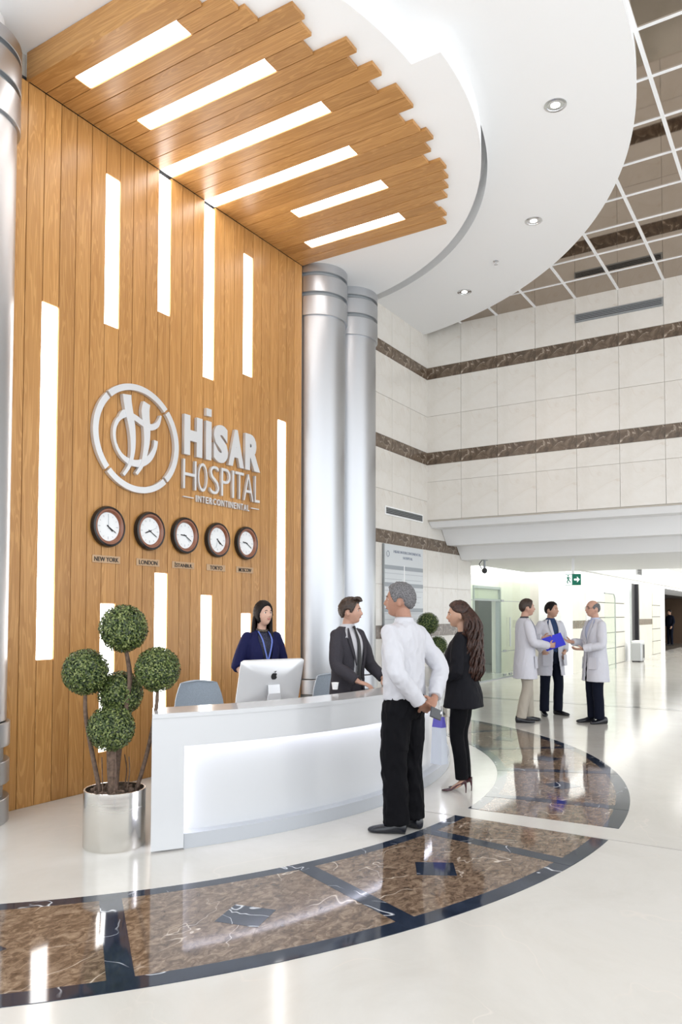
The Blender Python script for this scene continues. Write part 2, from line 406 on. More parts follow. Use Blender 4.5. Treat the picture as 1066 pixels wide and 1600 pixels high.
for (i, (a, b)), lab in zip(ceil_strips.items(), cl):
    strip(lab, (-PW/2+.002, PW/2-.002, 0, b-a, .012, .031), (-PW/2+.006, PW/2-.006, .004, b-a-.004, .004, .012), (px(i)+PW/2, a, CZ), 'light strips in the oak ceiling')

# white disc ceiling with a stepped recess
DC = Vector((5.726, 6.689)); DR = 5.535
SCc = Vector((5.823, 6.301)); SR = 3.79
cdc = root_struct('ceiling_disc')
# plan of ring plate: disc minus recess; triangulated as strips per angle from the recess edge outwards
XR0 = 5.35
def disc_y(x): return DC.y-math.sqrt(max(0, DR*DR-(x-DC.x)**2))
def rec_y(x): return SCc.y-math.sqrt(max(0, SR*SR-(x-SCc.x)**2))
xs = [DC.x-DR*math.cos(PI*k/160) for k in range(161)]
xs = sorted(x for x in set(xs+[XR0, XR0-1e-4, 9.497]) if disc_y(x) < SY and .19 < x)
m = MB()
for a, b in zip(xs[:-1], xs[1:]):
    def top(x, side): 
        if side == 1 and x >= XR0 and x <= 9.4975: return min(SY, rec_y(x))
        if side == 0 and x > XR0-5e-5 and x <= 9.4975: return min(SY, rec_y(x))
        return SY
    mid = (a+b)/2; inside = XR0 < mid < 9.497
    ya, yb = (min(SY, rec_y(a)), min(SY, rec_y(b))) if inside else (SY, SY)
    m.add([(a, disc_y(a), DZ), (b, disc_y(b), DZ), (b, yb, DZ), (a, ya, DZ), (a, disc_y(a), DZ+.16), (b, disc_y(b), DZ+.16)], [(0, 1, 2, 3), (0, 4, 5, 1)])
    if inside:
        za = zb = DZ+.30
        m.add([(a, ya, DZ), (b, yb, DZ), (b, yb, zb), (a, ya, za), (a, SY, za), (b, SY, zb)], [(0, 1, 2, 3), (3, 2, 5, 4)])
m.add([(XR0, rec_y(XR0), DZ), (XR0, SY, DZ), (XR0, SY, DZ+.3), (XR0, rec_y(XR0), DZ+.3)], [(0, 1, 2, 3)])
m.build('plaster', WHITE, cdc)
# upper slab keeping daylight off the top of the disc
MB().box(-2, BX, -1.4, SY, 6.42, 6.5).build('upper_slab', WHITE, cdc)
# downlights
CHROME = plain('chrome', (.75, .76, .78, 1), .12, 1.)
def downlight(x, y, r, lab, grp='round downlights in the white disc ceiling'):
    t = thing('downlight', lab, 'light', (x, y, DZ), 0, grp)
    autosmooth(MB().lathe([(r*.72, .0), (r*.76, -.008), (r, -.006), (r, 0.)], n=28, cap=False).build('trim_ring', CHROME, t))
    autosmooth(MB().lathe([(r*.74, -.003), (r*.55, -.001), (r*.42, -.002)], n=28, cap=False).build('reflector', CHROME, t))
    MB().lathe([(.001, -.012), (r*.25, -.012), (r*.42, -.002)], n=20).build('lamp', DOWNM, t)
    return t
downlight(6.63, 1.913, .098, 'largest-looking round downlight in the white disc ceiling, near the top right')
downlight(8.495, 2.714, .098, 'middle round downlight in the white disc ceiling, left of the mirrored panels')
downlight(9.891, 4.155, .098, 'round downlight in the white disc ceiling nearest the tiled corner')
t = thing('sprinkler', 'small metal sprinkler head between two downlights in the disc ceiling', 'sprinkler', (9.228, 3.444, DZ))
MB().lathe([(.035, 0), (.035, -.006), (.012, -.012), (.010, -.04), (.025, -.045), (.025, -.048)], n=16).build('escutcheon', CHROME, t)

# mirrored grid ceiling
cm = root_struct('ceiling_mirror')
MW = .603; ML = .622
pm = MB().box(-ML/2+.006, ML/2-.006, -MW/2+.006, MW/2-.006, 0, .012).mesh('mirror_panel', MIRROR)
NX, NY = 14, 14
for a in range(NX):
    for b in range(NY):
        x = BX-ML*(a+.5); y = SY-TW*1-MW*(b+.5)
        if (x-DC.x)**2+(y-DC.y)**2 < (DR-.55)**2: continue
        link('mirror_panel', pm, cm, (x, y, MZ))
DRI = DR-.06
for a in range(1, NX+1):
    x = BX-ML*a; y1 = SY-TW
    if abs(x-DC.x) < DRI: y1 = min(y1, DC.y-math.sqrt(DRI**2-(x-DC.x)**2))
    MB().box(x-.011, x+.011, SY-TW-MW*NY, y1, MZ-.012, MZ+.012).build('mullion', WHITE, cm)
for b in range(NY+1):
    y = SY-TW-MW*b; x0 = BX-ML*NX; q = DRI**2-(y-DC.y)**2
    if q <= 0: MB().box(x0, BX, y-.016, y+.016, MZ-.014, MZ+.012).build('mullion', WHITE, cm)
    else:
        for u0, u1 in ((x0, DC.x-math.sqrt(q)), (DC.x+math.sqrt(q), BX)):
            if u1-u0 > .05: MB().box(u0, u1, y-.016, y+.016, MZ-.014, MZ+.012).build('mullion', WHITE, cm)

# steel columns, half sunk into the wall
def column(cx, label):
    t = thing('steel_column', label, 'column', (cx, SY, 0), 0, 'brushed steel columns')
    def half(name, prof, mat):
        n = 40; rings = []
        for r, z in prof:
            rings.append([(r*math.cos(PI+PI*k/n), r*math.sin(PI+PI*k/n)-.001, z) for k in range(n+1)])
        m = MB()
        for a in range(len(rings)-1):
            m.add(rings[a]+rings[a+1], [(k, k+1, n+2+k, n+1+k) for k in range(n)])
        for rg in (rings[0], rings[-1]):
            m.add(rg+[(0, -.001, rg[0][2])], [(k, k+1, n+1) for k in range(n)])
        return autosmooth(m.build(name, mat, t), 35)
    s, c, g = .362, .388, .345
    half('shaft', [(s, .74), (s, 5.2)], STEEL)
    for z0, z1 in ((0, .18), (.285, .45), (.555, .73)): half('base_ring', [(c-.004, z0), (c, z0+.004), (c, z1-.004), (c-.004, z1)], STEEL)
    for z0, z1 in ((.18, .285), (.45, .555), (5.44, 5.49), (5.69, 5.735)): half('groove', [(g, z0), (g, z1)], GREYM)
    for z0, z1 in ((5.2, 5.44), (5.49, 5.69), (5.735, 5.842)): half('capital_ring', [(c-.004, z0), (c, z0+.004), (c, z1-.004), (c-.004, z1)], STEEL)
    return t
lc = column(3.255, 'brushed steel column cut by the left edge of the picture')
MB().loft([[(.26*math.cos(PI+PI*k/20), .26*math.sin(PI+PI*k/20)-.002, z) for k in range(21)] for z in (5.843, 6.049)]).build('plaster_neck', WHITE, lc)
column(8.005, 'front one of two brushed steel columns, touching the oak wall')
column(8.79, 'rear one of two brushed steel columns, beside the tiled wall')

# air vents
def vent(name, label, w, h, loc, axis, n):
    t = thing(name, label, 'vent', loc)
    f = MB(); e = .018
    f.box(-w/2, w/2, -.012, 0, -h/2, -h/2+e); f.box(-w/2, w/2, -.012, 0, h/2-e, h/2); f.box(-w/2, -w/2+e, -.012, 0, -h/2+e, h/2-e); f.box(w/2-e, w/2, -.012, 0, -h/2+e, h/2-e)
    f.build('frame', GREYM if axis == 'y' else WHITE, t)
    MB().box(-w/2+e, w/2-e, -.004, 0, -h/2+e, h/2-e).build('backing', DARK, t)
    sl = MB().box(-w/2+e, w/2-e, -.012, -.003, -.004, .004).mesh('slat', GREYM)
    for k in range(n): link('slat', sl, t, (0, 0, -h/2+e+(h-2*e)*(k+.5)/n), (.4, 0, 0))
    if axis == 'y': t.rotation_euler = (0, 0, -PI/2)
    return t
vent('air_vent', 'long dark slotted air vent high on the tiled back wall', 1.21, .125, (BX-.013, 2.37, 5.855), 'y', 4)
vent('air_vent', 'grey slotted air vent on the side wall above the directory board', 1.25, .13, (10.40, SY-.013, 3.045), 'x', 4)

# stepped soffit under the back wall and the low corridor ceiling
so = root_struct('ceiling_corridor')
prof = [(BX, 3.04), (BX+.13, 2.93), (BX+.52, 2.94), (BX+.73, 2.69), (BX+1.14, 2.70), (BX+1.35, 2.48), (17.1, 2.48), (17.1, 3.4), (BX, 3.4)]
m = MB(); n = len(prof)
m.add([(x, -6, z) for x, z in prof]+[(x, SY-.02, z) for x, z in prof], [tuple(range(n)), tuple(range(n, 2*n))]+[(i, (i+1) % n, n+(i+1) % n, n+i) for i in range(n)])
m.build('stepped_soffit', WHITE, so)
MB().box(13.02, 17.1, SY-.02, 9.5, 2.48, 3.4).build('niche_ceiling', WHITE, so)
MB().box(17.1, 46, 4.43, 4.60, 2.50, 3.4).build('bulkhead', WHITE, so)
MB().box(17.1, 46, -6, 4.43, 3.1, 3.2).build('upper_ceiling', WHITE, so)
MB().box(17.1, 46, 4.6, 9.5, 2.9, 3.2).build('cove_back', WHITE, so)
cv = thing('cove_light', 'long bright cove lighting in the low corridor ceiling', 'light', (17.1, 4.6, 2.56))
MB().box(.02, 12, .02, 4.6, .03, .08).build('diffuser', COVEM, cv); MB().box(12.1, 28, .02, 4.6, .03, .08).build('diffuser', COVEM, cv)
MB().box(12.0, 12.1, .0, 4.7, 0, .1).build('divider', WHITE, cv); MB().box(0, 28.2, -.0, .02, 0, .1).build('edge', WHITE, cv)
c2 = thing('cove_light', 'bright ceiling light panel deep in the corridor at the right', 'light', (19, -1.5, 3.04))
MB().box(0, 24, 0, 4.6, 0, .05).build('diffuser', COVEM, c2)
vent('ceiling_vent', 'small square grey vent on the corridor bulkhead', .7, .34, (23.3, 4.418, 2.82), 'x', 5)

# ------------------------------------------------------------------ corridor beyond the atrium
CREAM = plain('cream_panel', (.74, .72, .64, 1), .3, noise_amt=.04, scale=3)
wn = root_struct('wall_niche')
MB().box(13.02, 17.25, 7.07, 7.3, 0, 2.6).build('panel', CREAM, wn)
MB().box(19.1, 24.5, 7.07, 7.3, 0, 2.6).build('panel', CREAM, wn)
MB().box(17.25, 19.1, 7.07, 7.3, 2.22, 2.6).build('lintel', CREAM, wn)
MB().box(13.0, 13.02, SY, 7.1, 0, 2.6).build('end_return', CREAM, wn)
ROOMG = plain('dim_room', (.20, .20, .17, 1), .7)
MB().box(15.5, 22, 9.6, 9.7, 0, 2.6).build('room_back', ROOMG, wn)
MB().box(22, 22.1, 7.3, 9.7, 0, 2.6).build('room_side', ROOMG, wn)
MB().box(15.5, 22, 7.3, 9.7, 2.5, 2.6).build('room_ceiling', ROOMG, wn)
d1 = bpy.data.objects.new('door_1', None); COL.objects.link(d1); struct(d1); d1.location = (17.25, 7.07, 0)
for x0, x1, z0, z1 in ((0, .06, 0, 2.22), (1.79, 1.85, 0, 2.22), (.06, 1.79, 2.16, 2.22), (.06, 1.79, 1.86, 1.91)):
    MB().box(x0, x1, -.03, .1, z0, z1).build('frame', GREYM, d1)
MB().box(.06, 1.79, .03, .04, 1.91, 2.16).build('transom_panel', plain('grey_green', (.42, .44, .34, 1), .4), d1)
wg = thing('glass_partition', 'frameless green-tinted glass partition behind the doctors', 'glass partition', (15.4, 6.44, 0))
for x0, x1 in ((0, 1.95), (1.96, 4.2)):
    MB().box(x0, x1, -.006, .006, .03, 2.3).build('pane', GLASS, wg)
MB().box(0, 4.2, -.02, .02, 0, .03).build('bottom_rail', GREYM, wg)
MB().box(0, 4.2, -.008, .008, 1.83, 1.845).build('joint_rail', GREYM, wg)
MB().box(1.95, 4.2, -.008, .008, .63, .645).build('joint_rail', GREYM, wg)
for x, z in ((2.05, 1.82), (2.2, .62), (2.2, .05), (2.6, .05)): MB().box(x, x+.16, -.02, .02, z, z+.05).build('patch_fitting', GREYM, wg)
MB().tube([(2.55, -.05, .75), (2.55, -.05, 1.45)], .014).build('pull_handle', STEEL, wg)
t = thing('cove_light', 'added light panel brightening the niche over the glass partition', 'light', (14.2, 5.7, 2.46))  # glowing panel added to brighten the dark niche behind the glass
MB().box(0, 4.2, 0, 1.25, 0, .018).build('diffuser', COVEM, t)
wk = root_struct('wall_corridor')
KY = 5.42
MB().box(18.7, 19.7, KY-.06, KY+.5, 0, 2.6).build('white_pillar', WHITE, wk)
def cream_bay(x0, x1):
    MB().box(x0, x1, KY, KY+.2, 0, 1.15).build('panel', CREAM, wk); MB().box(x0, x1, KY, KY+.2, 1.36, 2.9).build('panel', CREAM, wk)
    MB().box(x0, x1, KY-.004, KY+.2, 1.15, 1.36).build('marble_band', BAND, wk)
cream_bay(19.7, 21.2); cream_bay(28.4, 30.9)
MB().box(21.2, 22.3, KY-.05, KY+.2, 0, 2.9).build('white_pillar', WHITE, wk)
def grooved(x0, x1, zs, y=KY):
    z = 0
    for a in zs+[2.9]:
        MB().box(x0, x1, y-.03, y+.2, z+.012, a-.012).build('stone_course', CREAM, wk); z = a
    MB().box(x0, x1, y, y+.2, 0, 2.9).build('core', DARK, wk)
grooved(22.3, 26.0, [.5, .97, 1.43, 1.87]); grooved(30.9, 32.6, [.5, .97, 1.43, 1.87])
MB().box(26.0, 26.7, KY-.04, KY+.2, 0, 2.9).build('white_pillar', WHITE, wk)
MB().box(32.6, 33.6, KY-.02, KY+.2, 0, 2.9).build('white_pillar', WHITE, wk)
d2 = bpy.data.objects.new('door_2', None); COL.objects.link(d2); struct(d2); d2.location = (26.7, KY, 0)
MB().box(0, .1, -.02, .1, 0, 2.75).build('frame', GREYM, d2); MB().box(1.55, 1.7, -.02, .1, 0, 2.75).build('frame', DARK, d2)
MB().box(.1, .75, .04, .05, 0, 2.75).build('pane', plain('grey_glass', (.42, .46, .46, 1), .15), d2); MB().box(.75, 1.55, .08, .09, 0, 2.75).build('dark_gap', DARK, d2)
t = thing('glass_screen', 'clear glass screen with rounded corner behind the balding doctor', 'glass screen', (21.4, 4.95, 0))
pts = [(0, 0), (1.25, 0)]+[(1.25-.22*(1-math.cos(a)), 2.1-.22*(1-math.sin(a))) for a in [PI/2*k/8 for k in range(9)]]+[(0, 2.1)]
m = MB(); n = len(pts); m.add([(x, 0, z) for x, z in pts]+[(x, .02, z) for x, z in pts], [tuple(range(n)), tuple(range(n, 2*n))]+[(i, (i+1) % n, n+(i+1) % n, n+i) for i in range(n)]); m.build('pane', GLASS, t)
MB().tube([(x, .01, z) for x, z in pts[1:]], .018, 6).build('edge_frame', GREYM, t)
# shop opening at the far right
BRN = plain('shop_brown', (.10, .06, .035, 1), .6)
MB().box(33.6, 44, 9.0, 9.1, 0, 2.9).build('wall_shop_back', BRN); MB().box(33.6, 33.7, KY, 9, 0, 2.9).build('wall_shop_side', DARK)
MB().box(33.6, 44, KY, 9, 2.35, 2.9).build('wall_shop_header', DARK); MB().box(43.8, 44, KY, 9, 0, 2.9).build('wall_shop_end', BRN)
MB().box(33.75, 43.7, KY+.1, 9, 0, .004).build('floor_shop', plain('shop_floor_dark', (.10, .085, .07, 1), .3))
for q in ('wall_shop_back', 'wall_shop_side', 'wall_shop_header', 'wall_shop_end', 'floor_shop'): struct(bpy.data.objects[q])
t = thing('shop_counter', 'brown counter with glass display in the far shop', 'counter', (36.2, 6.6, 0))
MB().box(-1.4, 1.6, -.4, .4, 0, .62).build('base', BRN, t); MB().box(-1.45, 1.65, -.42, .42, .62, .66).build('shelf', WHITE, t)
cols = [(.5, .1, .08), (.08, .12, .5), (.1, .3, .12), (.6, .5, .1), (.5, .5, .5), (.1, .2, .15)]
desc = ['red', 'dark blue', 'green', 'yellow', 'grey', 'dark green']
for k in range(6):
    c = MB().box(-.11, .11, -.1, .1, 0, .22+.06*(k % 3)).box(-.06, .06, -.06, .06, .22+.06*(k % 3), .26+.06*(k % 3)).build('goods_box', plain('goods_'+desc[k].replace(' ', '_'), (*cols[k], 1), .5), loc=(35.0+k*.45, 6.55, .66))
    tag(c, desc[k]+' boxed goods on the counter of the far shop', 'box', 'goods in the shop display')
we = root_struct('wall_end'); MB().box(44.2, 44.4, -8, 9.2, 0, 3.3).build('panel', CREAM, we)
# waste bin
t = thing('waste_bin', 'silver waste bin standing against the corridor wall', 'bin', (26.1, 5.02, 0))
MB().box(-.28, .28, -.16, .16, .03, .6).build('body', STEEL, t, bevel=.02); MB().box(-.26, .26, -.14, .14, .6, .68).build('lid', WHITE, t, bevel=.02); MB().box(.02, .22, -.166, -.15, .12, .55).build('flap', DARK, t); MB().box(-.25, .25, -.13, .13, 0, .03).build('foot', DARK, t)
# exit sign
GREEN = emis('exit_green', srgb(0, 118, 92), .12); GREEN.node_tree.nodes['Principled BSDF'].inputs['Base Color'].default_value = srgb(0, 105, 82); 
t = thing('exit_sign', 'green and white exit sign with arrow hanging from the low ceiling', 'sign', (13.1, 3.55, 2.02))
WS = emis('exit_white', (.9, 1, .97, 1), .3)
MB().box(-.012, .012, -.13, .13, 0, .19).build('panel', GREEN, t)
MB().box(-.016, -.012, .015, .125, .008, .182).build('white_field', WS, t)
fg = MB().tube([(0, .085, .14), (0, .075, .10)], .013, 8).tube([(0, .075, .10), (0, .095, .06), (0, .085, .03)], .008, 8).tube([(0, .075, .10), (0, .055, .07), (0, .04, .045)], .008, 8).tube([(0, .082, .135), (0, .05, .125), (0, .045, .10)], .006, 8).tube([(0, .082, .135), (0, .105, .12)], .006, 8).ball((0, .078, .162), .013, 10, 6)
fg.xform(Matrix.Translation((-.017, 0, 0)) @ Matrix.Diagonal((.1, 1, 1, 1))).build('running_figure', GREEN, t)
ar = MB(); P = [(-.02, .08), (-.07, .08), (-.07, .045), (-.115, .095), (-.07, .145), (-.07, .11), (-.02, .11)]
n = len(P); ar.add([(-.0165, y, z) for y, z in P]+[(-.012, y, z) for y, z in P], [tuple(range(n)), tuple(range(n, 2*n))]+[(i, (i+1) % n, n+(i+1) % n, n+i) for i in range(n)]); ar.build('arrow', WS, t)
MB().box(-.01, .01, -.02, .02, .19, .462).build('stem', WHITE, t)
# security camera
t = thing('security_camera', 'small dark security camera hanging under the corridor soffit', 'camera', (12.75, 5.0, 2.48))
MB().tube([(0, .0, 0), (0, 0, -.16)], .02).build('stem', GREYM, t); MB().ball((0, 0, -.19), .05).build('head', DARK, t); MB().lathe([(.06, 0), (.06, -.012)], n=16).build('mount', GREYM, t); MB().tube([(0, .05, -.004), (0, .1, -.07), (0, .05, -.16)], .008, 6).build('cable', DARK, t)

# ------------------------------------------------------------------ directory board
t = thing('directory_board', 'tall pale grey hospital directory board on the tiled side wall', 'sign', (9.71, SY-.016, .42))
BOARD = plain('board_grey', (.62, .65, .67, 1), .3); BAR = plain('board_bar', (.30, .33, .36, 1), .35); LINE = plain('board_line', (.48, .51, .54, 1), .4); BTXT = plain('board_text', (.22, .25, .32, 1), .4)
MB().box(0, 1.295, -.012, 0, 0, 2.13).build('panel', BOARD, t); MB().box(-.02, 0, -.03, 0, 0, 2.13).build('edge', GREYM, t)
H0 = .42
letters('HiSAR INTERCONTINENTAL', .31, 1.22, 2.435-H0, 2.475-H0, .004, BTXT, t, 0, (0, -.014, 0))
letters('HOSPITAL', .61, .93, 2.355-H0, 2.393-H0, .004, BTXT, t, 0, (0, -.014, 0))
rg = MB(); rg.lathe([(.045, -.002), (.036, -.002), (.036, .002), (.045, .002)], n=20, cap=False); rg.xform(Matrix.Translation((.13, -.014, 2.41-H0)) @ Matrix.Rotation(PI/2, 4, 'X')); rg.build('emblem', BTXT, t)
MB().box(.635, .66, -.016, -.012, .3, 2.26-H0).build('divider', WHITE, t)
for x0, x1 in ((.02, .63), (.665, 1.29)):
    for z in (2.185, 1.93, 1.555): MB().box(x0, x1, -.016, -.012, z-H0, z+.06-H0).build('header_bar', BAR, t)
    for k in range(16):
        z = 2.12-.085*k
        if z-H0 > .3 and abs(z-1.95) > .05 and abs(z-1.58) > .05: MB().box(x0+.02, x1-.06*(k % 3), -.014, -.012, z-H0, z+.012-H0).build('row', LINE, t)

# ------------------------------------------------------------------ wall sign
sg = thing('wall_sign', 'brushed aluminium HiSAR HOSPITAL sign with round emblem on oak wall', 'sign', (4.4, WY-.03, 2.62))
ox, oz = 4.4, 2.62
c = Vector((4.938, 3.135)); ro, ri = .522, .462
for a0, a1 in ((46, 134), (137, 223), (226, 313), (316, 403)):
    m = MB(); n = 20; P = []
    for k in range(n+1):
        a = R(a0+(a1-a0)*k/n); P.append((c.x+ro*math.cos(a)-ox, c.y+ro*.955*math.sin(a)-oz))
    for k in range(n, -1, -1):
        a = R(a0+(a1-a0)*k/n); P.append((c.x+ri*math.cos(a)-ox, c.y+ri*.955*math.sin(a)-oz))
    N = len(P); vs = [(x, -.035, z) for x, z in P]+[(x, 0, z) for x, z in P]
    fs = [(k, k+1, N-2-k, N-1-k) for k in range(n)]+[tuple(N+i for i in (k, N-1-k, N-2-k, k+1)) for k in range(n)]+[(i, N+i, N+(i+1) % N, (i+1) % N) for i in range(N)]
    m.add(vs, fs); m.build('emblem_ring', SIGNM, sg)
def stroke(pts, wid, d=.035):
    # smooth ribbon with varying width
    P, Wd = [], []
    pts = [Vector(p) for p in pts]
    for i in range(len(pts)-1):
        a = pts[max(i-1, 0)]; b = pts[i]; cc = pts[i+1]; e = pts[min(i+2, len(pts)-1)]
        for j in range(5):
            u = j/5; P.append(.5*((2*b)+(cc-a)*u+(2*a-5*b+4*cc-e)*u*u+(3*b-a-3*cc+e)*u**3)); Wd.append(wid[i]*(1-u)+wid[i+1]*u)
    P.append(pts[-1]); Wd.append(wid[-1]); m = MB(); L, Rr = [], []
    for i, p in enumerate(P):
        t_ = (P[min(i+1, len(P)-1)]-P[max(i-1, 0)]).normalized(); nn = Vector((-t_.y, t_.x)); L.append(p+nn*Wd[i]/2); Rr.append(p-nn*Wd[i]/2)
    n = len(P); vs = []
    for y in (-d, 0):
        vs += [(q.x-ox, y, q.y-oz) for q in L]+[(q.x-ox, y, q.y-oz) for q in Rr]
    fs = []
    for k in range(n-1):
        fs += [(k, k+1, n+k+1, n+k), (2*n+k, 3*n+k, 3*n+k+1, 2*n+k+1), (k, 2*n+k, 2*n+k+1, k+1), (n+k, n+k+1, 3*n+k+1, 3*n+k)]
    fs += [(0, n, 3*n, 2*n), (n-1, 3*n-1, 4*n-1, 2*n-1)]
    return m.add(vs, fs)
S1 = [(4.79, 3.512), (4.801, 3.435), (4.828, 3.329), (4.857, 3.207), (4.869, 3.081), (4.86, 2.967), (4.827, 2.865), (4.761, 2.775)]
S2 = [(5.033, 3.49), (5.017, 3.404), (5.037, 3.26), (5.039, 3.13), (5.019, 3.011), (4.982, 2.899), (4.915, 2.807)]
S3 = [(4.70, 3.27), (4.766, 3.345), (4.886, 3.325), (4.993, 3.29), (5.091, 3.275), (5.173, 3.319), (5.217, 3.412)]
S4 = [(4.787, 3.317), (4.702, 3.27), (4.654, 3.165), (4.67, 3.043), (4.744, 2.946), (4.862, 2.903), (4.988, 2.921), (5.085, 2.987), (5.145, 3.084), (5.157, 3.161)]
stroke(S1, [.10, .095, .09, .075, .06, .045, .035, .03], .040).build('emblem_stroke', SIGNM, sg)
stroke(S2, [.085, .10, .085, .07, .055, .04, .03], .038).build('emblem_stroke', SIGNM, sg)
stroke(S3, [.02, .05, .055, .055, .06, .05, .015], .036).build('emblem_stroke', SIGNM, sg)
stroke(S4, [.02, .04, .035, .03, .04, .06, .07, .06, .045, .05], .034).build('emblem_stroke', SIGNM, sg)
for ch, x0, x1 in zip('HISAR', (5.534, 5.849, 5.968, 6.201, 6.481), (5.797, 5.933, 6.195, 6.46, 6.744)):
    link('letter', text_mesh(ch, x0-ox, x1-ox, 3.105-oz, 3.505-oz, .035, SIGNM, .065 if ch != 'I' else 0), sg, (0, -.018, 0))
MB().box(5.853-ox, 5.932-ox, -.035, 0, 3.557-oz, 3.635-oz).build('letter_dot', SIGNM, sg)
for ch, x0, x1 in zip('HOSPITAL', (5.531, 5.745, 5.924, 6.099, 6.275, 6.323, 6.464, 6.66), (5.719, 5.884, 6.066, 6.244, 6.305, 6.469, 6.635, 6.747)):
    link('letter', text_mesh(ch, x0-ox, x1-ox, 2.765-oz, 3.059-oz, .03, SIGNM, -.012), sg, (0, -.015, 0))
xs_ = 5.725; wtot = .861; adv = {'I': .42, 'N': 1.02, 'T': .86, 'E': .9, 'R': .98, 'C': 1, 'O': 1.08, 'A': .98, 'L': .82}
word = 'INTERCONTINENTAL'; tot = sum(adv[q] for q in word); x = xs_
for ch in word:
    w = adv[ch]*wtot/tot
    link('letter', text_mesh(ch, x+.008-ox, x+w-.008-ox, 2.655-oz, 2.722-oz, .02, SIGNM, .012), sg, (0, -.01, 0)); x += w
MB().box(5.547-ox, 5.695-ox, -.02, 0, 2.681-oz, 2.690-oz).build('dash', SIGNM, sg); MB().box(6.607-ox, 6.749-ox, -.02, 0, 2.690-oz, 2.699-oz).build('dash', SIGNM, sg)

# ------------------------------------------------------------------ clocks
RIM = plain('black_rim', (.015, .012, .011, 1), .25); WRING = plain('mahogany_ring', (.22, .075, .035, 1), .25, coat=.4); DIAL = plain('dial_white', (.82, .84, .85, 1), .35)
PLATE = plain('clear_plaque', (.50, .33, .19, 1), .1)
cities = [('NEW YORK', 4.612, 2.293, 4.33, 20), ('LONDON', 5.106, 2.299, 8.3, 20), ('İSTANBUL', 5.574, 2.298, 9.1, 20), ('TOKYO', 6.058, 2.294, 4.5, 21), ('MOSCOW', 6.529, 2.298, 9.3, 20)]
order = ['first', 'second', 'third', 'fourth', 'fifth']
for k, (nm_, cx_, cz_, hh, mm) in enumerate(cities):
    t = thing('wall_clock', 'round dark-rimmed wall clock above the %s plaque, %s from the left' % (nm_.replace('İ', 'I').title(), order[k]), 'clock', (cx_, WY-.026, cz_), 0, 'row of round world clocks')
    RX = Matrix.Rotation(PI/2, 4, 'X')
    autosmooth(MB().lathe([(.10, 0), (.178, 0), (.184, .02), (.176, .045), (.160, .05), (.155, .04)], n=48, cap=False).xform(RX).build('rim', RIM, t), 50)
    autosmooth(MB().lathe([(.160, .045), (.150, .05), (.135, .042), (.128, .03), (.125, .02)], n=48, cap=False).xform(RX).build('wooden_ring', WRING, t), 60)
    MB().lathe([(.129, .012), (.129, .021)], n=48).xform(RX).build('dial', DIAL, t)
    ticks = MB()
    for q in range(12):
        a = q*PI/6; w_, l0, l1 = (.006, .088, .112) if q % 3 == 0 else (.004, .095, .110)
        st = len(ticks.v); ticks.box(-w_/2, w_/2, -.0235, -.022, l0, l1); ticks.xform(Matrix.Rotation(a, 4, 'Y'), st)
    ticks.build('hour_marks', LINE, t)
    for nme, a, ln, w_ in (('hour_hand', hh/12*2*PI, .06, .010), ('minute_hand', mm/60*2*PI, .095, .007), ('second_hand', (k*11 % 60)/60*2*PI, .09, .003)):
        MB().box(-w_/2, w_/2, -.027, -.024, -.018, ln).xform(Matrix.Rotation(a, 4, 'Y')).build(nme, BLACK if nme != 'second_hand' else LINE, t)
    p = thing('city_plaque', 'small clear wall plaque reading %s' % nm_.replace('İ', 'I'), 'plaque', (cx_, WY-.026, 1.972), 0, 'city plaques under the clocks')
    w_ = .155 if len(nm_) > 6 else .145
    MB().box(-w_, w_, -.006, 0, 0, .066).build('plate', PLATE, p, bevel=.002)
    lw = {'NEW YORK': .135, 'LONDON': .115, 'İSTANBUL': .125, 'TOKYO': .095, 'MOSCOW': .108}[nm_]
    letters(nm_, -lw, lw, .012, .052 if 'İ' not in nm_ else .060, .004, BLACK, p, .006, (0, -.008, 0))

# ------------------------------------------------------------------ reception desk
DK = Vector((5.8, 7.0)); A0, A1 = R(-123.96), R(-46)
desk = thing('reception_desk', 'white curved reception desk with glowing recessed front panel', 'desk', (5.8, 3.2, 0))
dl = Vector((5.8, 3.2, 0))
ZT = .885
def arcpts(r, a0, a1, n=48): return [(DK.x+r*math.cos(a0+(a1-a0)*k/n)-dl.x, DK.y+r*math.sin(a0+(a1-a0)*k/n)-dl.y) for k in range(n+1)]
def endang(r):   # left end plane runs at 45 degrees from the front corner
    p0 = Vector((DK.x+4.05*math.cos(A0), DK.y+4.05*math.sin(A0))); d = Vector((.70, .714)); t_ = 0
    while (p0+d*t_-DK).length > r: t_ += .002
    q = p0+d*t_-DK; return math.atan2(q.y, q.x)
def arcsolid(r0, r1, a0, a1, z0, z1, n=56, cut=True):
    b0 = endang(r0) if cut else a0
    po = arcpts(r1, a0 if not cut else endang(r1), a1, n); pi_ = arcpts(r0, b0, a1, n); m = MB(); N = n+1
    m.v = [(x, y, z0) for x, y in pi_+po]+[(x, y, z1) for x, y in pi_+po]
    for k in range(n):
        m.f += [(2*N+k, 3*N+k, 3*N+k+1, 2*N+k+1), (k, k+1, N+k+1, N+k), (k, 2*N+k, 2*N+k+1, k+1), (N+k, N+k+1, 3*N+k+1, 3*N+k)]
    m.f += [(0, N, 3*N, 2*N), (n, 2*N+n, 3*N+n, N+n)]
    return m
AO0, AO1 = R(-120.97), R(-49)
def sm(o): return autosmooth(o, 30)
sm(arcsolid(4.0, 4.05, A0, A1, .665, ZT-.03).build('front_band', LACQ, desk))
sm(arcsolid(3.72, 4.055, A0, A1, ZT-.03, ZT).build('counter_top', LACQ, desk))
m = arcsolid(4.0, 4.05, A0, AO0, .012, .665, 6); sm(m.build('end_pier', LACQ, desk))
m = arcsolid(3.97, 4.05, AO1, A1, .012, .665, 6, False); sm(m.build('end_pier', LACQ, desk))
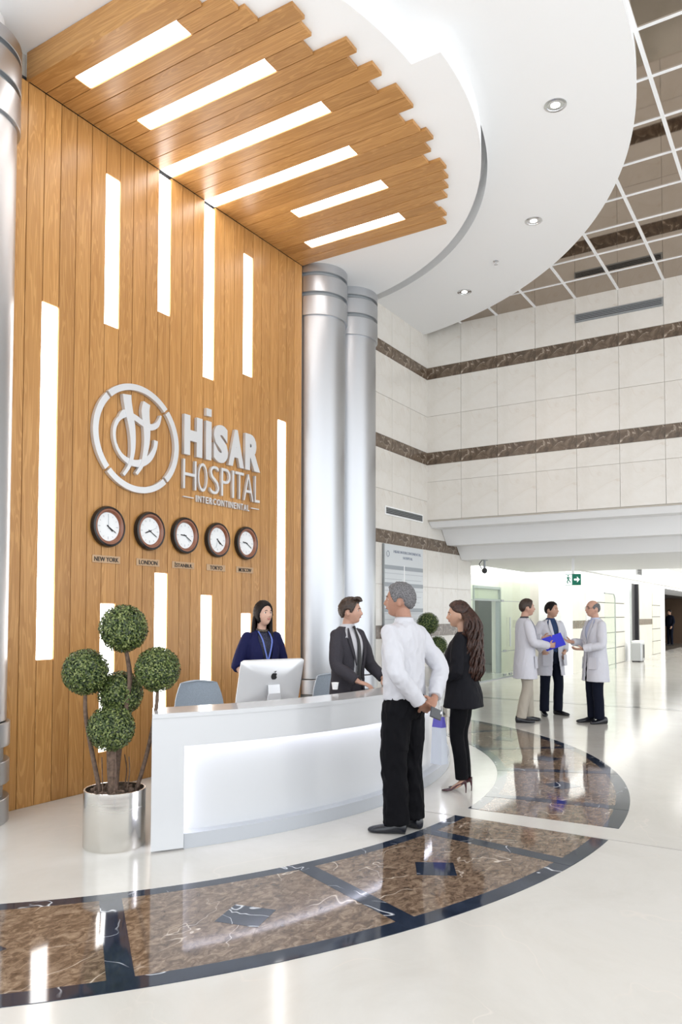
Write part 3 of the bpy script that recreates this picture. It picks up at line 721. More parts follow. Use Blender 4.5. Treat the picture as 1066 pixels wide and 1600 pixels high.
sm(arcsolid(3.90, 3.945, AO0-.02, AO1+.02, .0, .86, 56, False).build('lit_panel', LACQ, desk))
sm(arcsolid(3.945, 4.035, AO0+.0015, AO1-.0015, 0, .095, 56, False).build('plinth', TOEM, desk))
sm(arcsolid(3.97, 3.99, AO0+.004, AO1, .70, .72, 56, False).build('light_line', LEDM, desk))
a_ = AO0-.006
sm(arcsolid(3.955, 3.985, a_-.004, a_, .1, .66, 2, False).build('light_line', LEDM, desk))
sm(arcsolid(3.1, 3.90, R(-118), R(-95.5), .68, .71, 24).build('work_surface', LACQ, desk))
sm(arcsolid(3.62, 3.90, R(-95.4), A1, .68, .71, 40, False).build('work_surface', LACQ, desk))
sm(arcsolid(3.86, 3.90, endang(3.88), A1, .02, .68).build('inner_panel', LACQ, desk))
m = MB(); m.box(-.02, .02, -.3, .3, 0, .68).xform(Matrix.Translation((1.9, .75, 0)) @ Matrix.Rotation(R(-60), 4, 'Z')); m.build('leg_panel', LACQ, desk)
m = MB(); m.box(-.02, .02, -.3, .3, 0, .68).xform(Matrix.Translation((-1.3, .75, 0)) @ Matrix.Rotation(R(20), 4, 'Z')); m.build('leg_panel', LACQ, desk)

# computer
ALU = plain('aluminium', (.72, .73, .75, 1), .32, .35)
t = thing('desktop_computer', 'silver all-in-one computer seen from behind on the reception desk', 'computer', (5.05, 3.84, .71))
t.rotation_euler = (0, 0, R(-22))
# local: back faces -y
m = MB(); W2, Hh = .30, .37
rings = []
for y, s_, zc in ((.012, 1., 0), (.006, 1., 0), (-.004, .96, 0), (-.03, .55, 0), (-.038, .28, 0)):
    q = []
    for k in range(80):
        a = 2*PI*(k+.5)/80; cx_, sx_ = math.cos(a), math.sin(a); p_ = 26 if s_ > .9 else 5
        d_ = (abs(cx_)**p_+abs(sx_)**p_)**(1/p_)
        q.append((W2*s_*cx_/d_, y, Hh/2*s_*sx_/d_))
    rings.append(q)
m.loft(rings); TL = Matrix.Translation((0, 0, .265)) @ Matrix.Rotation(R(15), 4, 'X'); m.xform(TL)
autosmooth(m.build('housing', ALU, t), 50)
MB().box(-W2+.01, W2-.01, .0125, .0135, -Hh/2+.06, Hh/2-.012).xform(TL).build('screen', DARK, t)
m = MB(); m.loft([[(x, -.04+y, z) for x, y in ((-.09, -.006), (.09, -.006), (.09, .006), (-.09, .006))] for z in (.0,)]+[[(x*.62, -.055+y, .17) for x, y in ((-.09, -.006), (.09, -.006), (.09, .006), (-.09, .006))], [(x*.6, -.045+y, .24) for x, y in ((-.09, -.006), (.09, -.006), (.09, .006), (-.09, .006))]]); m.build('stand', ALU, t, bevel=.003)
MB().box(-.09, .09, -.09, .09, 0, .006).build('foot', ALU, t, bevel=.002)
# fruit mark on the back
P = []
for k in range(48):
    a = 2*PI*k/48; r_ = .030*(1+.10*math.cos(2*a)*0-.16*math.exp(-((a-PI/2)/.35)**2)-.10*math.exp(-((a-3*PI/2)/.3)**2)); P.append([r_*math.cos(a)*.95, r_*math.sin(a)])
for q in P:
    d_ = math.hypot(q[0]-.036, q[1]-.005)
    if d_ < .017: q[0] = .036-math.sqrt(max(0, .017**2-(q[1]-.005)**2))
m = MB(); n = len(P); m.add([(x, -.003, z) for x, z in P]+[(x, 0, z) for x, z in P]+[(-.002, -.003, -.002)], [(k, (k+1) % n, 2*n) for k in range(n)]+[(i, n+i, n+(i+1) % n, (i+1) % n) for i in range(n)])
m.tube([(.001, -.0015, .029), (.006, -.0015, .038), (.015, -.0015, .045)], [.0012, .005, .001], 6, 3)
m.xform(TL @ Matrix.Translation((0, -.0375, .055))); m.build('fruit_mark', BLACK, t)

# office chairs
CH = plain('chair_blue_grey', (.34, .40, .47, 1), .55, noise_amt=.1, scale=120)
def chair(label, loc, rz):
    t = thing('office_chair', label, 'chair', loc, rz, 'office chairs behind the reception desk')
    rings = []
    for k in range(9):
        u = k/8; z = .50+u*.42; w = .20+.035*math.sin(PI*u)-.03*u*u; y = -.22-.05*u+.0; bow = .05
        rr = []
        for q in range(11):
            s_ = -1+q/5; rr.append((w*s_, y+bow*(s_*s_), z-.02*u*s_*s_))
        for q in range(10, -1, -1):
            s_ = -1+q/5; rr.append((w*s_, y+bow*(s_*s_)-.022, z-.02*u*s_*s_))
        rings.append(rr)
    autosmooth(MB().loft(rings).build('backrest', CH, t), 50)
    MB().box(-.23, .23, -.21, .24, .43, .50).build('seat', CH, t, bevel=.03)
    MB().tube([(0, -.12, .44), (0, -.27, .47), (0, -.27, .62)], .02, 8, 4).build('back_bracket', DARK, t)
    MB().tube([(0, 0, .1), (0, 0, .43)], .028).build('gas_lift', DARK, t)
    for q in range(5):
        a = 2*PI*q/5+.3; lg = MB().tube([(0, 0, .10), (.28*math.cos(a), .28*math.sin(a), .07)], [.025, .016], 8).build('leg', DARK, t)
        MB().lathe([(.001, -.02), (.028, -.02), (.028, .02), (.001, .02)], n=14).xform(Matrix.Translation((.28*math.cos(a), .28*math.sin(a), .03)) @ Matrix.Rotation(a, 4, 'Z') @ Matrix.Rotation(PI/2, 4, 'X')).build('caster', DARK, lg)
    return t
chair('blue-grey office chair behind the left end of the reception desk', (5.14, 4.62, 0), R(150))
chair('blue-grey office chair between the computer and the man in the suit', (6.50, 4.06, 0), R(145))
t = thing('paper_cup', 'small white paper cup on the counter left of the suited man', 'cup', (5.53, 3.52, .885))
autosmooth(MB().lathe([(.022, 0), (.030, .055), (.032, .055), (.031, .058), (.028, .055), (.020, .004)], n=20).build('cup', WHITE, t)); MB().lathe([(.026, .040), (.0265, .046)], n=20).build('drink', BRN, t)

# ------------------------------------------------------------------ topiary plants
LEAFC = []
for k, c in enumerate(((.042, .068, .016), (.095, .135, .030), (.20, .235, .075), (.020, .034, .012))):  # mixed leaf tones; the palest also paints highlights into the leaf colour
    LEAFC.append(plain('boxwood_leaf_%s' % 'abcd'[k], (*c, 1), .42))
def leafball(r, n, seed):
    rnd = random.Random(seed); vs, fs, mi = [], [], []
    for k in range(n):
        z = 1-2*(k+.5)/n; ph = k*2.399963+rnd.uniform(-.1, .1); q = math.sqrt(1-z*z); d = Vector((q*math.cos(ph), q*math.sin(ph), z))
        rr = r*(1+rnd.uniform(-.09, .04)); p = d*rr
        a = Vector((rnd.uniform(-1, 1), rnd.uniform(-1, 1), rnd.uniform(-1, 1))); t1 = (a-d*a.dot(d)*.45).normalized(); t2 = d.cross(t1).normalized(); s_ = r*rnd.uniform(.055, .085)
        b = len(vs); vs += [tuple(p-t1*s_), tuple(p+t2*s_*.55+d*s_*.2), tuple(p+t1*s_+d*s_*.1), tuple(p-t2*s_*.55+d*s_*.2)]; fs += [(b, b+1, b+2), (b, b+2, b+3)]
        c = rnd.choices((0, 1, 2, 3), (4, 5, 4, 2))[0]; mi += [c, c]
    me = bpy.data.meshes.new('foliage_ball'); me.from_pydata(vs, [], fs)
    for m_ in LEAFC: me.materials.append(m_)
    me.polygons.foreach_set('material_index', mi); return me
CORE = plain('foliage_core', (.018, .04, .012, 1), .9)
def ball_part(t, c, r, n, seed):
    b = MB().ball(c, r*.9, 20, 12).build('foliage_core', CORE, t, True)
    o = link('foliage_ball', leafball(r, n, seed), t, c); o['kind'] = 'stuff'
def pot(t, r, h):
    autosmooth(MB().lathe([(r*.98, 0), (r, .008), (r, h), (r-.012, h), (r-.012, h-.05)], n=56, cap=True).build('pot', POTST, t), 40)
    m = MB().lathe([(r-.013, h-.06), (r-.013, h-.03), (r*.5, h-.015)], n=32); m.v = [(x, y, z+noise.noise((x*20, y*20, z))*.012) for x, y, z in m.v]; m.build('soil', SOIL, t, True)
    ch = MB(); rnd = random.Random(3)
    for k in range(60):
        a = rnd.uniform(0, 2*PI); q = math.sqrt(rnd.random())*(r-.03); ch.ball((q*math.cos(a), q*math.sin(a), h-.012), rnd.uniform(.006, .016), 5, 3)
    o = ch.build('bark_chips', BARK, t); o['kind'] = 'stuff'
bx_, by_ = 3.55, 3.99
t = thing('topiary_plant', 'five-ball boxwood topiary in a round steel pot beside the desk end', 'potted plant', (bx_, by_, 0))
pot(t, .2, .372)
balls = [((.023, -.037, 1.428), .154), ((-.109, .174, 1.138), .148), ((.145, -.232, 1.156), .145), ((.10, .07, .985), .146), ((-.065, -.03, .778), .147)]
for k, (c, r) in enumerate(balls): ball_part(t, c, r, 3600, k)
MB().tube([(.02, .02, .34), (.03, .0, .60), (.055, -.045, .95), (.062, -.06, 1.12), (.03, -.045, 1.32)], [.02, .018, .017, .016, .013], 10, 4).build('stem', BARK, t, True)
MB().tube([(-.06, .07, .34), (-.09, .12, .60), (-.115, .16, .85), (-.11, .172, 1.03)], [.016, .015, .014, .012], 10, 4).build('stem', BARK, t, True)
MB().tube([(.09, -.10, .34), (.12, -.17, .60), (.145, -.225, .90), (.146, -.23, 1.05)], [.014, .014, .013, .011], 10, 4).build('stem', BARK, t, True)
MB().tube([(.05, .06, .34), (.07, .07, .6), (.10, .07, .90)], [.016, .014, .012], 10, 4).build('stem', BARK, t, True)
MB().tube([(-.03, -.02, .34), (-.05, -.025, .5), (-.065, -.03, .68)], [.034, .032, .03], 12, 4).build('stem', BARK, t, True)
for k in range(5):
    a = k*1.3; MB().tube([(.08*math.cos(a), .08*math.sin(a), .35), (.09*math.cos(a)+.01, .09*math.sin(a), .47), (.08*math.cos(a), .1*math.sin(a), .58)], .004, 6, 3).build('twig', BARK, t)
t2 = thing('topiary_plant', 'ball topiary in a steel pot beyond the desk, half hidden by the man', 'potted plant', (10.6, 4.95, 0))
pot(t2, .2, .372)
for k, (c, r) in enumerate([((-.07, .09, 1.385), .165), ((.02, -.03, 1.045), .148), ((.04, -.06, .80), .13)]): ball_part(t2, c, r, 1500, 10+k)
MB().tube([(0, 0, .34), (.02, -.02, .8), (-.03, .03, 1.1), (-.07, .09, 1.28)], [.02, .018, .016, .014], 10, 4).build('stem', BARK, t2, True)
MB().tube([(.05, -.05, .34), (.04, -.06, .72)], [.02, .018], 10).build('stem', BARK, t2, True)
# PEOPLE
# ------------------------------------------------------------------ people
def smooth01(x): x = max(0., min(1., x)); return x*x*(3-2*x)
def lerp_table(t, tab):
    for (a, va), (b, vb) in zip(tab[:-1], tab[1:]):
        if t <= b: return va+(vb-va)*max(0, min(1, (t-a)/(b-a)))
    return tab[-1][1]
def head_pt(d, female=False, off=0.):
    x, y, z = d
    ax, az = (.073, .116) if female else (.077, .119)
    k = smooth01((-z-.05)/.95)
    X = ax*x*(1-.30*k); Z = az*z
    Y = (.094 if y > 0 else .102)*y
    if y < 0: Y *= 1-.50*k; Y -= .010*smooth01(z+.5)
    else: Y += .014*k*smooth01(y*2)
    fr = smooth01(y*3)
    g = math.exp(-((x/.17)**2))
    Y += fr*g*(.026*math.exp(-((z+.20)/.13)**2)+.012*math.exp(-((z+.02)/.14)**2))            # nose
    Y += fr*.005*math.exp(-((z-.22)/.10)**2)*math.exp(-(x/.6)**2)                           # brow
    Y -= fr*.013*math.exp(-((abs(x)-.36)/.17)**2)*math.exp(-((z-.07)/.11)**2)               # eye sockets
    X *= 1+.05*math.exp(-((z+.15)/.25)**2)                                                  # cheekbones
    Y += fr*.008*math.exp(-(x/.24)**2)*math.exp(-((z+.47)/.07)**2)                          # lips
    Y -= fr*.006*math.exp(-(x/.3)**2)*math.exp(-((z+.58)/.06)**2)
    Y += fr*.010*math.exp(-(x/.3)**2)*math.exp(-((z+.80)/.14)**2)                           # chin
    p = Vector((X, Y, Z))
    return p+Vector(d)*off
def sphere_dirs(n, m):
    return [[(math.sin(PI*(a+.02)/(m+.04))*math.cos(2*PI*k/n), math.sin(PI*(a+.02)/(m+.04))*math.sin(2*PI*k/n), -math.cos(PI*(a+.02)/(m+.04))) for k in range(n)] for a in range(m+1)]
def head_mb(HM, female=False):
    m = MB(); m.loft([[tuple(head_pt(d, female)) for d in ring] for ring in sphere_dirs(48, 40)])
    for s_ in (-1, 1):
        st = len(m.v); m.ball((0, 0, 0), (.010, .020, .032), 12, 8)
        m.xform(Matrix.Translation((s_*.078 if not female else s_*.073, -.008, -.012)) @ Matrix.Rotation(s_*R(18), 4, 'Z') @ Matrix.Rotation(R(-12), 4, 'X'), st)
    return m.xform(HM)
def hair_mb(HM, line, thick, female=False, top=None, rough=.004, seed=1):
    rings = []
    for ring in sphere_dirs(64, 48):
        q = []
        for d in ring:
            az = math.atan2(abs(d[0]), d[1]); zf = lerp_table(az, line)
            w = smooth01((d[2]-zf)/.10)
            if top is not None: w *= 1-smooth01((d[2]-lerp_table(az, top))/.12)
            n_ = noise.noise((d[0]*9+seed, d[1]*9, d[2]*9))*rough+noise.noise((d[0]*25+seed, d[1]*25, d[2]*25))*rough*.6
            th = thick*(1+.35*smooth01(d[2]))
            q.append(tuple(head_pt(d, female, -.014*(1-w)+(th+n_)*w)))
        rings.append(q)
    return MB().loft(rings).xform(HM)
MEN_LINE = [(0, .60), (.5, .62), (.85, .40), (1.05, .18), (1.25, -.12), (1.45, -.16), (1.6, .12), (1.85, .05), (2.1, -.35), (2.6, -.52), (3.2, -.55)]
def hand_mb(m, wrist, d, nrm, side, curl=.5, spread=.10, grip=0., sc=1.):
    """wrist point, d towards fingers, nrm out of the palm, side +1 if the thumb lies along +(d x nrm)"""
    d = Vector(d).normalized(); nrm = Vector(nrm); nrm = (nrm-d*nrm.dot(d)).normalized(); w = d.cross(nrm)*side; p = Vector(wrist)
    rings = []
    for u, hw, ht in ((-.02, .026, .020), (.0, .027, .019), (.03, .036, .018), (.065, .041, .016), (.09, .040, .013), (.097, .034, .008)):
        c = p+d*u*sc
        rings.append([tuple(c+w*hw*sc*math.cos(2*PI*k/12)+nrm*ht*sc*math.sin(2*PI*k/12)) for k in range(12)])
    m.loft(rings)
    for k, (ln, ox_) in enumerate(((.072, .0305), (.080, .0105), (.074, -.0095), (.058, -.029))):
        q = p+d*.088*sc+w*ox_*sc; dd = (d+w*(ox_*spread*30/1.)*.35).normalized(); pts = [q]; a = 0
        for j, f_ in enumerate((.45, .30, .25)):
            a += curl*(.75, 1.0, .8)[j]+grip*(k*.05)
            q = q+(dd*math.cos(a)+nrm*math.sin(a))*ln*f_*sc; pts.append(q)
        m.tube(pts, [.0088*sc, .0085*sc, .0078*sc, .0065*sc], 8, 2)
    q = p+d*.025*sc+w*.028*sc; t1 = (d*.55+w*.75+nrm*.35).normalized(); t2 = (d*.85+w*.35+nrm*.45).normalized(); t3 = (d*.9+w*.05+nrm*.5).normalized()
    m.tube([q-t1*.01, q+t1*.032*sc, q+t1*.032*sc+t2*.03*sc, q+t1*.032*sc+t2*.03*sc+t3*.022*sc], [.013*sc, .0115*sc, .0098*sc, .0075*sc], 8, 2)
    return m
def remesh(mb, name, voxel, mat, parent, smooth_it=2, fold=0., fscale=(6, 6, 6), seed=0):
    me = mb.mesh(name)
    o = bpy.data.objects.new(name, me); COL.objects.link(o)
    r = o.modifiers.new('remesh', 'REMESH'); r.mode = 'VOXEL'; r.voxel_size = voxel
    if smooth_it:
        sm_ = o.modifiers.new('smooth', 'SMOOTH'); sm_.factor = .5; sm_.iterations = smooth_it
    bpy.context.view_layer.update()
    ev = o.evaluated_get(bpy.context.evaluated_depsgraph_get()); me2 = bpy.data.meshes.new_from_object(ev)
    bpy.data.objects.remove(o); bpy.data.meshes.remove(me)
    if fold:
        nr = [v.normal.copy() for v in me2.vertices]
        for v, n_ in zip(me2.vertices, nr):
            c = v.co
            q = (c.x*fscale[0]+seed, c.y*fscale[1]+seed, c.z*fscale[2])
            f_ = noise.noise(q); w_ = f_*1.3
            g_ = .5-abs(noise.noise((q[0]*1.6+9+w_, q[1]*1.6, q[2]*1.5+c.x*4)))*2
            h_ = .5-abs(noise.noise((q[0]*3.1+w_, q[1]*3.1+5, q[2]*2.4-c.x*9)))*2
            v.co += n_*fold*(f_*.8+g_*.7+h_*.4)
    me2.name = name; me2.materials.clear(); me2.materials.append(mat)
    for p in me2.polygons: p.use_smooth = True
    return link(name, me2, parent)
def ell(z, cx, cy, rx, ry, n=24, yaw=0, pw=2.):
    out = []
    for k in range(n):
        a = 2*PI*k/n; c, s_ = math.cos(a), math.sin(a)
        x = rx*math.copysign(abs(c)**(2/pw), c); y = ry*math.copysign(abs(s_)**(2/pw), s_)
        out.append((cx+x, cy+y, z))
    return out
def resample(secs, sub=4):
    out = []
    for i in range(len(secs)-1):
        a = secs[max(i-1, 0)]; b = secs[i]; c = secs[i+1]; e = secs[min(i+2, len(secs)-1)]
        for j in range(sub):
            t_ = j/sub
            out.append(tuple(.5*((2*b[k])+(c[k]-a[k])*t_+(2*a[k]-5*b[k]+4*c[k]-e[k])*t_*t_+(3*b[k]-a[k]-3*c[k]+e[k])*t_**3) for k in range(len(b))))
    out.append(tuple(secs[-1])); return out
def torso_mb(m, secs, pw=2.3):
    """secs: (z, cx, cy, rx, ry)"""
    return m.loft([ell(*s_, pw=pw) for s_ in resample(secs)])
def coat_mb(m, secs, th=.012, n=40, pw=2.3):
    """open-front garment shell; secs: (z, cx, cy, rx, ry, half gap angle); front is +y"""
    rings = []
    for z, cx_, cy_, rx, ry, g in resample(secs):
        o_, i_ = [], []
        for k in range(n+1):
            a = PI/2+g+(2*PI-2*g)*k/n; c, s_ = math.cos(a), math.sin(a)
            fx = math.copysign(abs(c)**(2/pw), c); fy = math.copysign(abs(s_)**(2/pw), s_)
            o_.append((cx_+rx*fx, cy_+ry*fy, z)); i_.append((cx_+(rx-th)*fx, cy_+(ry-th)*fy, z))
        rings.append(o_+i_[::-1])
    N = 2*(n+1); vs = [p for r_ in rings for p in r_]; fs = []
    for a in range(len(rings)-1):
        fs += [(a*N+i, a*N+(i+1) % N, (a+1)*N+(i+1) % N, (a+1)*N+i) for i in range(N)]
    for a in (0, len(rings)-1):
        fs += [(a*N+k, a*N+k+1, a*N+N-2-k, a*N+N-1-k) for k in range(n)]
    return m.add(vs, fs)
TORSO = [(.86, 0, -.01, .150, .115), (.95, 0, -.012, .168, .118), (1.06, 0, -.005, .152, .108), (1.18, 0, .0, .158, .112), (1.30, 0, .0, .176, .118), (1.39, 0, -.012, .178, .106), (1.445, 0, -.02, .135, .078), (1.475, 0, -.02, .080, .060)]
def inflate(secs, d, zmin=None, zmax=None): return [(z, x, y, rx+d, ry+d) for z, x, y, rx, ry in secs if (zmin is None or z >= zmin) and (zmax is None or z <= zmax)]
def shoe_mb(m, c, ang, ln=.275, w=.047, z0=0.):
    st = len(m.v); rings = []
    for u, hw, h, zc in ((0, .4, .055, .03), (.03, .75, .095, .0), (.12, .82, .105, 0), (.24, .80, .100, 0), (.38, .86, .080, 0), (.55, 1.0, .062, 0), (.72, 1.03, .052, 0), (.88, .80, .042, 0), (.97, .42, .032, .004), (1., .1, .022, .010)):
        y = -.075+u*ln; hw *= w; rr = []
        for k in range(16):
            a = 2*PI*k/16; x = hw*math.copysign(abs(math.cos(a))**.8, math.cos(a)); z = (h-zc)/2+zc+(h-zc)/2*math.copysign(abs(math.sin(a))**.7, math.sin(a)); rr.append((x*(1-.25*max(0, math.sin(a))), y, z))
        rings.append(rr)
    m.loft(rings); m.xform(Matrix.Translation((c[0], c[1], z0)) @ Matrix.Rotation(ang, 4, 'Z'), st); return m
class Person:
    def __init__(s, label, pos, heading, height, skin, female=False, head_yaw=0., head_pitch=0., lean=0., vox=.0055):
        s.t = thing('person', label, 'person', (*pos, 0), R(heading-90)); k = height/1.75; s.t.scale = (k, k, k)
        s.skin = skin; s.f = female; s.m = MB(); s.vox = vox
        s.HM = Matrix.Translation((0, .028+lean, 1.628)) @ Matrix.Rotation(R(head_yaw), 4, 'Z') @ Matrix.Rotation(R(head_pitch), 4, 'X')
        s.sh = {1: Vector((.172, -.012+lean*.6, 1.405)), -1: Vector((-.172, -.012+lean*.6, 1.405))}
        if female:
            for q in s.sh.values(): q.x *= .90
        h = head_mb(s.HM, female); s.m.add(h.v, h.f)
        s.m.tube([(0, -.022+lean*.7, 1.40), (0, -.012+lean*.9, 1.50), (0, .012+lean, 1.58)], [(.060, .056), (.052 if not female else .045, .054 if not female else .048), (.052 if not female else .045, .056 if not female else .05)], 16, 3)
        torso_mb(s.m, inflate(TORSO, -.042 if female else -.018))
    def arm(s, side, elbow, wrist, hand_d, palm_n, curl=.45, r=.85, thumb=None, **kw):
        sh = s.sh[side]; e = Vector(elbow); w = Vector(wrist)
        s.m.tube([sh, (sh+e)/2, e, (e*.6+w*.4), w], [.046*r, .045*r, .040*r, .040*r, .029*r], 12, 3)
        hand_mb(s.m, w, hand_d, palm_n, thumb if thumb else side, curl, **kw)
        return sh, e, w
    def leg(s, side, hip, knee, ankle):
        s.m.tube([hip, (Vector(hip)+Vector(knee))/2, knee, (Vector(knee)*.65+Vector(ankle)*.35), ankle], [.072, .064, .050, .048, .034], 12, 3)
    def finish(s):
        b = remesh(s.m, 'body', s.vox, s.skin, s.t, 1)
        EYE_W = MATS.get('eye_white') or plain('eye_white', (.75, .74, .72, 1), .2); EYE_D = MATS.get('eye_dark') or plain('eye_dark', (.02, .013, .01, 1), .15)
        BROW = MATS.get('brow') or plain('brow', (.03, .02, .015, 1), .8); LIP = MATS.get('lips') or plain('lips', (.42, .12, .11, 1), .35)
        for sd in (-1, 1):
            p = head_pt(Vector((sd*.40, .905, .07)).normalized(), s.f); 
            e = MB().ball(p+Vector((0, -.0025, 0)), (.0145, .009, .0078), 10, 6).xform(s.HM).build('eye', EYE_W, s.t, True)
            MB().ball(p+Vector((0, .0045, 0)), (.0070, .003, .0068), 8, 5).xform(s.HM).build('iris', EYE_D, e, True)
            q = [head_pt(Vector((sd*x, .9, z)).normalized(), s.f, .0015) for x, z in ((.20, .235), (.38, .27), (.56, .22))]
            MB().tube(q, [.0026, .0036, .0016], 6, 3).xform(s.HM).build('eyebrow', BROW, s.t, True)
        q = [head_pt(Vector((x, .85, z)).normalized(), s.f, .0005) for x, z in (((-.30, -.385), (-.14, -.44), (.14, -.44), (.30, -.385)) if s.f else ((-.24, -.415), (-.1, -.43), (.1, -.43), (.24, -.415)))]
        MB().tube(q, [.001, .0045, .0045, .001], 8, 3).xform(s.HM).build('lips', LIP, s.t, True)
        return s.t
def sleeve(m, sh, e, w, r=(.066, .060, .053, .047, .043), upto=1.):
    sh, e, w = Vector(sh), Vector(e), Vector(w); w2 = e+(w-e)*upto
    m.ball(sh+Vector((0, 0, -.006)), r[0]*.86, 14, 10); r = (r[0]*.84,)+tuple(r[1:])
    m.tube([sh, (sh+e)/2, e, (e+w2)/2, w2], list(r), 16, 4); return m
def trousers(P, legs, mat, waist=1.0, r=(.092, .086, .072, .070, .066), fold=.004, name='trousers', seat=.0, vox=.010):
    m = MB(); torso_mb(m, [(.80, 0, -.012, .130, .112), (.88, 0, -.02, .165+seat, .124), (.95, 0, -.014, .170, .122), (waist, 0, -.008, .160, .114)])
    for hip, knee, ank in legs:
        hip, knee, ank = Vector(hip), Vector(knee), Vector(ank)
        m.tube([hip, hip*.5+knee*.5, knee, knee*.5+ank*.5, ank+Vector((0, .008, -.03))], list(r), 18, 4)
    return remesh(m, name, vox, mat, P.t, 3, fold, (9, 9, 4.5), seed=random.random()*50)
SKIN = lambda n, c: (lambda t: t)(plain(n, (*c, 1), .5, noise_amt=.06, scale=25))
SK1 = SKIN('skin_tan', (.36, .185, .125)); SK2 = SKIN('skin_light', (.60, .375, .285)); SK3 = SKIN('skin_olive', (.48, .28, .195)); SK4 = SKIN('skin_rosy', (.52, .30, .22))
HB = plain('hair_black', (.008, .005, .005, 1), .5, spec=.2, noise_amt=.5, scale=80, bump=.3); HBR = plain('hair_brown', (.035, .019, .012, 1), .42, noise_amt=.6, scale=60, bump=.4)
HGR = plain('hair_grey', (.15, .145, .15, 1), .8, spec=.15, noise_amt=.85, scale=200, bump=.25); HDK = plain('hair_dark_brown', (.036, .014, .009, 1), .42, spec=.4, noise_amt=.8, scale=60, bump=.5)
SHIRT = plain('white_shirt', (.55, .55, .585, 1), .8, spec=.2, scale=13, bump=.5); COATM = plain('lab_coat_white', (.60, .60, .655, 1), .8, spec=.2, scale=9, bump=.45); SUIT = plain('charcoal_suit', (.046, .043, .052, 1), .8, spec=.15, noise_amt=.15, scale=200)
BTR = plain('black_trousers', (.003, .003, .0045, 1), .75, spec=.12, scale=11, bump=.6); NVT = plain('navy_trousers', (.006, .008, .018, 1), .8, spec=.12); KHA = plain('khaki', (.42, .38, .32, 1), .8)
NAVJ = plain('navy_jacket', (.010, .012, .060, 1), .7, spec=.15); BLZ = plain('black_blazer', (.007, .007, .010, 1), .75, spec=.15); BLS = plain('blue_shirt', (.025, .050, .125, 1), .7, spec=.2); SHOE = plain('black_leather', (.010, .011, .016, 1), .18)
LEG0 = lambda w=.095, y=0.: [((s_*.085, -.01, .90), (s_*w, .012, .49), (s_*w, -.018+y, .095)) for s_ in (-1, 1)]
def shoes(P, ends, mat=SHOE):
    for c, a in ends: shoe = autosmooth(shoe_mb(MB(), c, R(a)).build('shoe', mat, P.t), 60)
def belt(P, z=1.0, mat=None, rx=.166, ry=.120, cy=-.008):
    mat = mat or DARK
    MB().loft([ell(z-.018, 0, cy, rx, ry, 40, pw=2.3), ell(z+.018, 0, cy, rx-.003, ry-.003, 40, pw=2.3)]).build('belt', mat, P.t, False)

# --- man in white shirt, hands clasped behind the back
P = Person('grey-haired man in white shirt and black trousers, hands clasped behind him', (4.878, 2.532), 84, 1.745, SK1, head_yaw=24, head_pitch=0)
shirt = MB(); torso_mb(shirt, [(.93, 0, -.012, .176, .126), (1.02, 0, -.012, .178, .128), (1.10, 0, -.006, .176, .126), (1.20, 0, -.002, .180, .128), (1.30, 0, -.004, .188, .128), (1.385, 0, -.016, .188, .112), (1.435, 0, -.022, .165, .090), (1.47, 0, -.018, .092, .070), (1.485, 0, -.014, .068, .064)])
PH = plain('phone_dark', (.035, .037, .045, 1), .3)
for sd, el, wr in ((-1, (-.262, -.125, 1.13), (-.065, -.195, .905)), (1, (.275, -.145, 1.13), (.075, -.215, .935))):
    a = P.arm(sd, el, wr, (-sd*.92, -.12, -.42), (0, -.55, .8) if sd == 1 else (0, .6, .6), curl=.55, thumb=sd if sd == -1 else sd)
    sleeve(shirt, *a, r=(.074, .070, .062, .060, .048), upto=.93)
for l in LEG0(.10): P.leg(0, *l)
MB().loft([ell(z, 0, cy, rx, ry, 32) for z, cy, rx, ry in ((1.462, -.012, .082, .074), (1.500, -.012, .067, .066), (1.512, -.010, .062, .062), (1.505, -.010, .059, .059), (1.47, -.012, .06, .06))], False).build('collar', SHIRT, P.t, True)
remesh(shirt, 'shirt', .009, SHIRT, P.t, 2, .011, (7.5, 7.5, 5.5), 3.)
trousers(P, LEG0(.098), BTR, 1.0, (.108, .104, .094, .090, .092), .011, seat=.008); belt(P, 1.0)
shoes(P, [((-.098, -.005), 26), ((.10, -.02), -4)])
hair_mb(P.HM, MEN_LINE, .013, rough=.007).build('hair', HGR, P.t, True)
P.finish()
ph = thing('smartphone', 'dark phone held behind the back of the man in white shirt', 'phone', (0, 0, 0))
Mw = Matrix.Translation((4.878, 2.532, 0)) @ Matrix.Rotation(R(84-90), 4, 'Z')
ph.location = Mw @ Vector((-.02, -.278, .845)); ph.rotation_euler = (0, 0, R(84-90))
MB().box(-.072, .072, -.012, 0, -.036, .036).xform(Matrix.Rotation(R(18), 4, 'Y')).build('case', PH, ph, bevel=.006); MB().box(.045, .062, -.0145, -.012, .008, .026).xform(Matrix.Rotation(R(18), 4, 'Y')).build('lens', CHROME, ph)

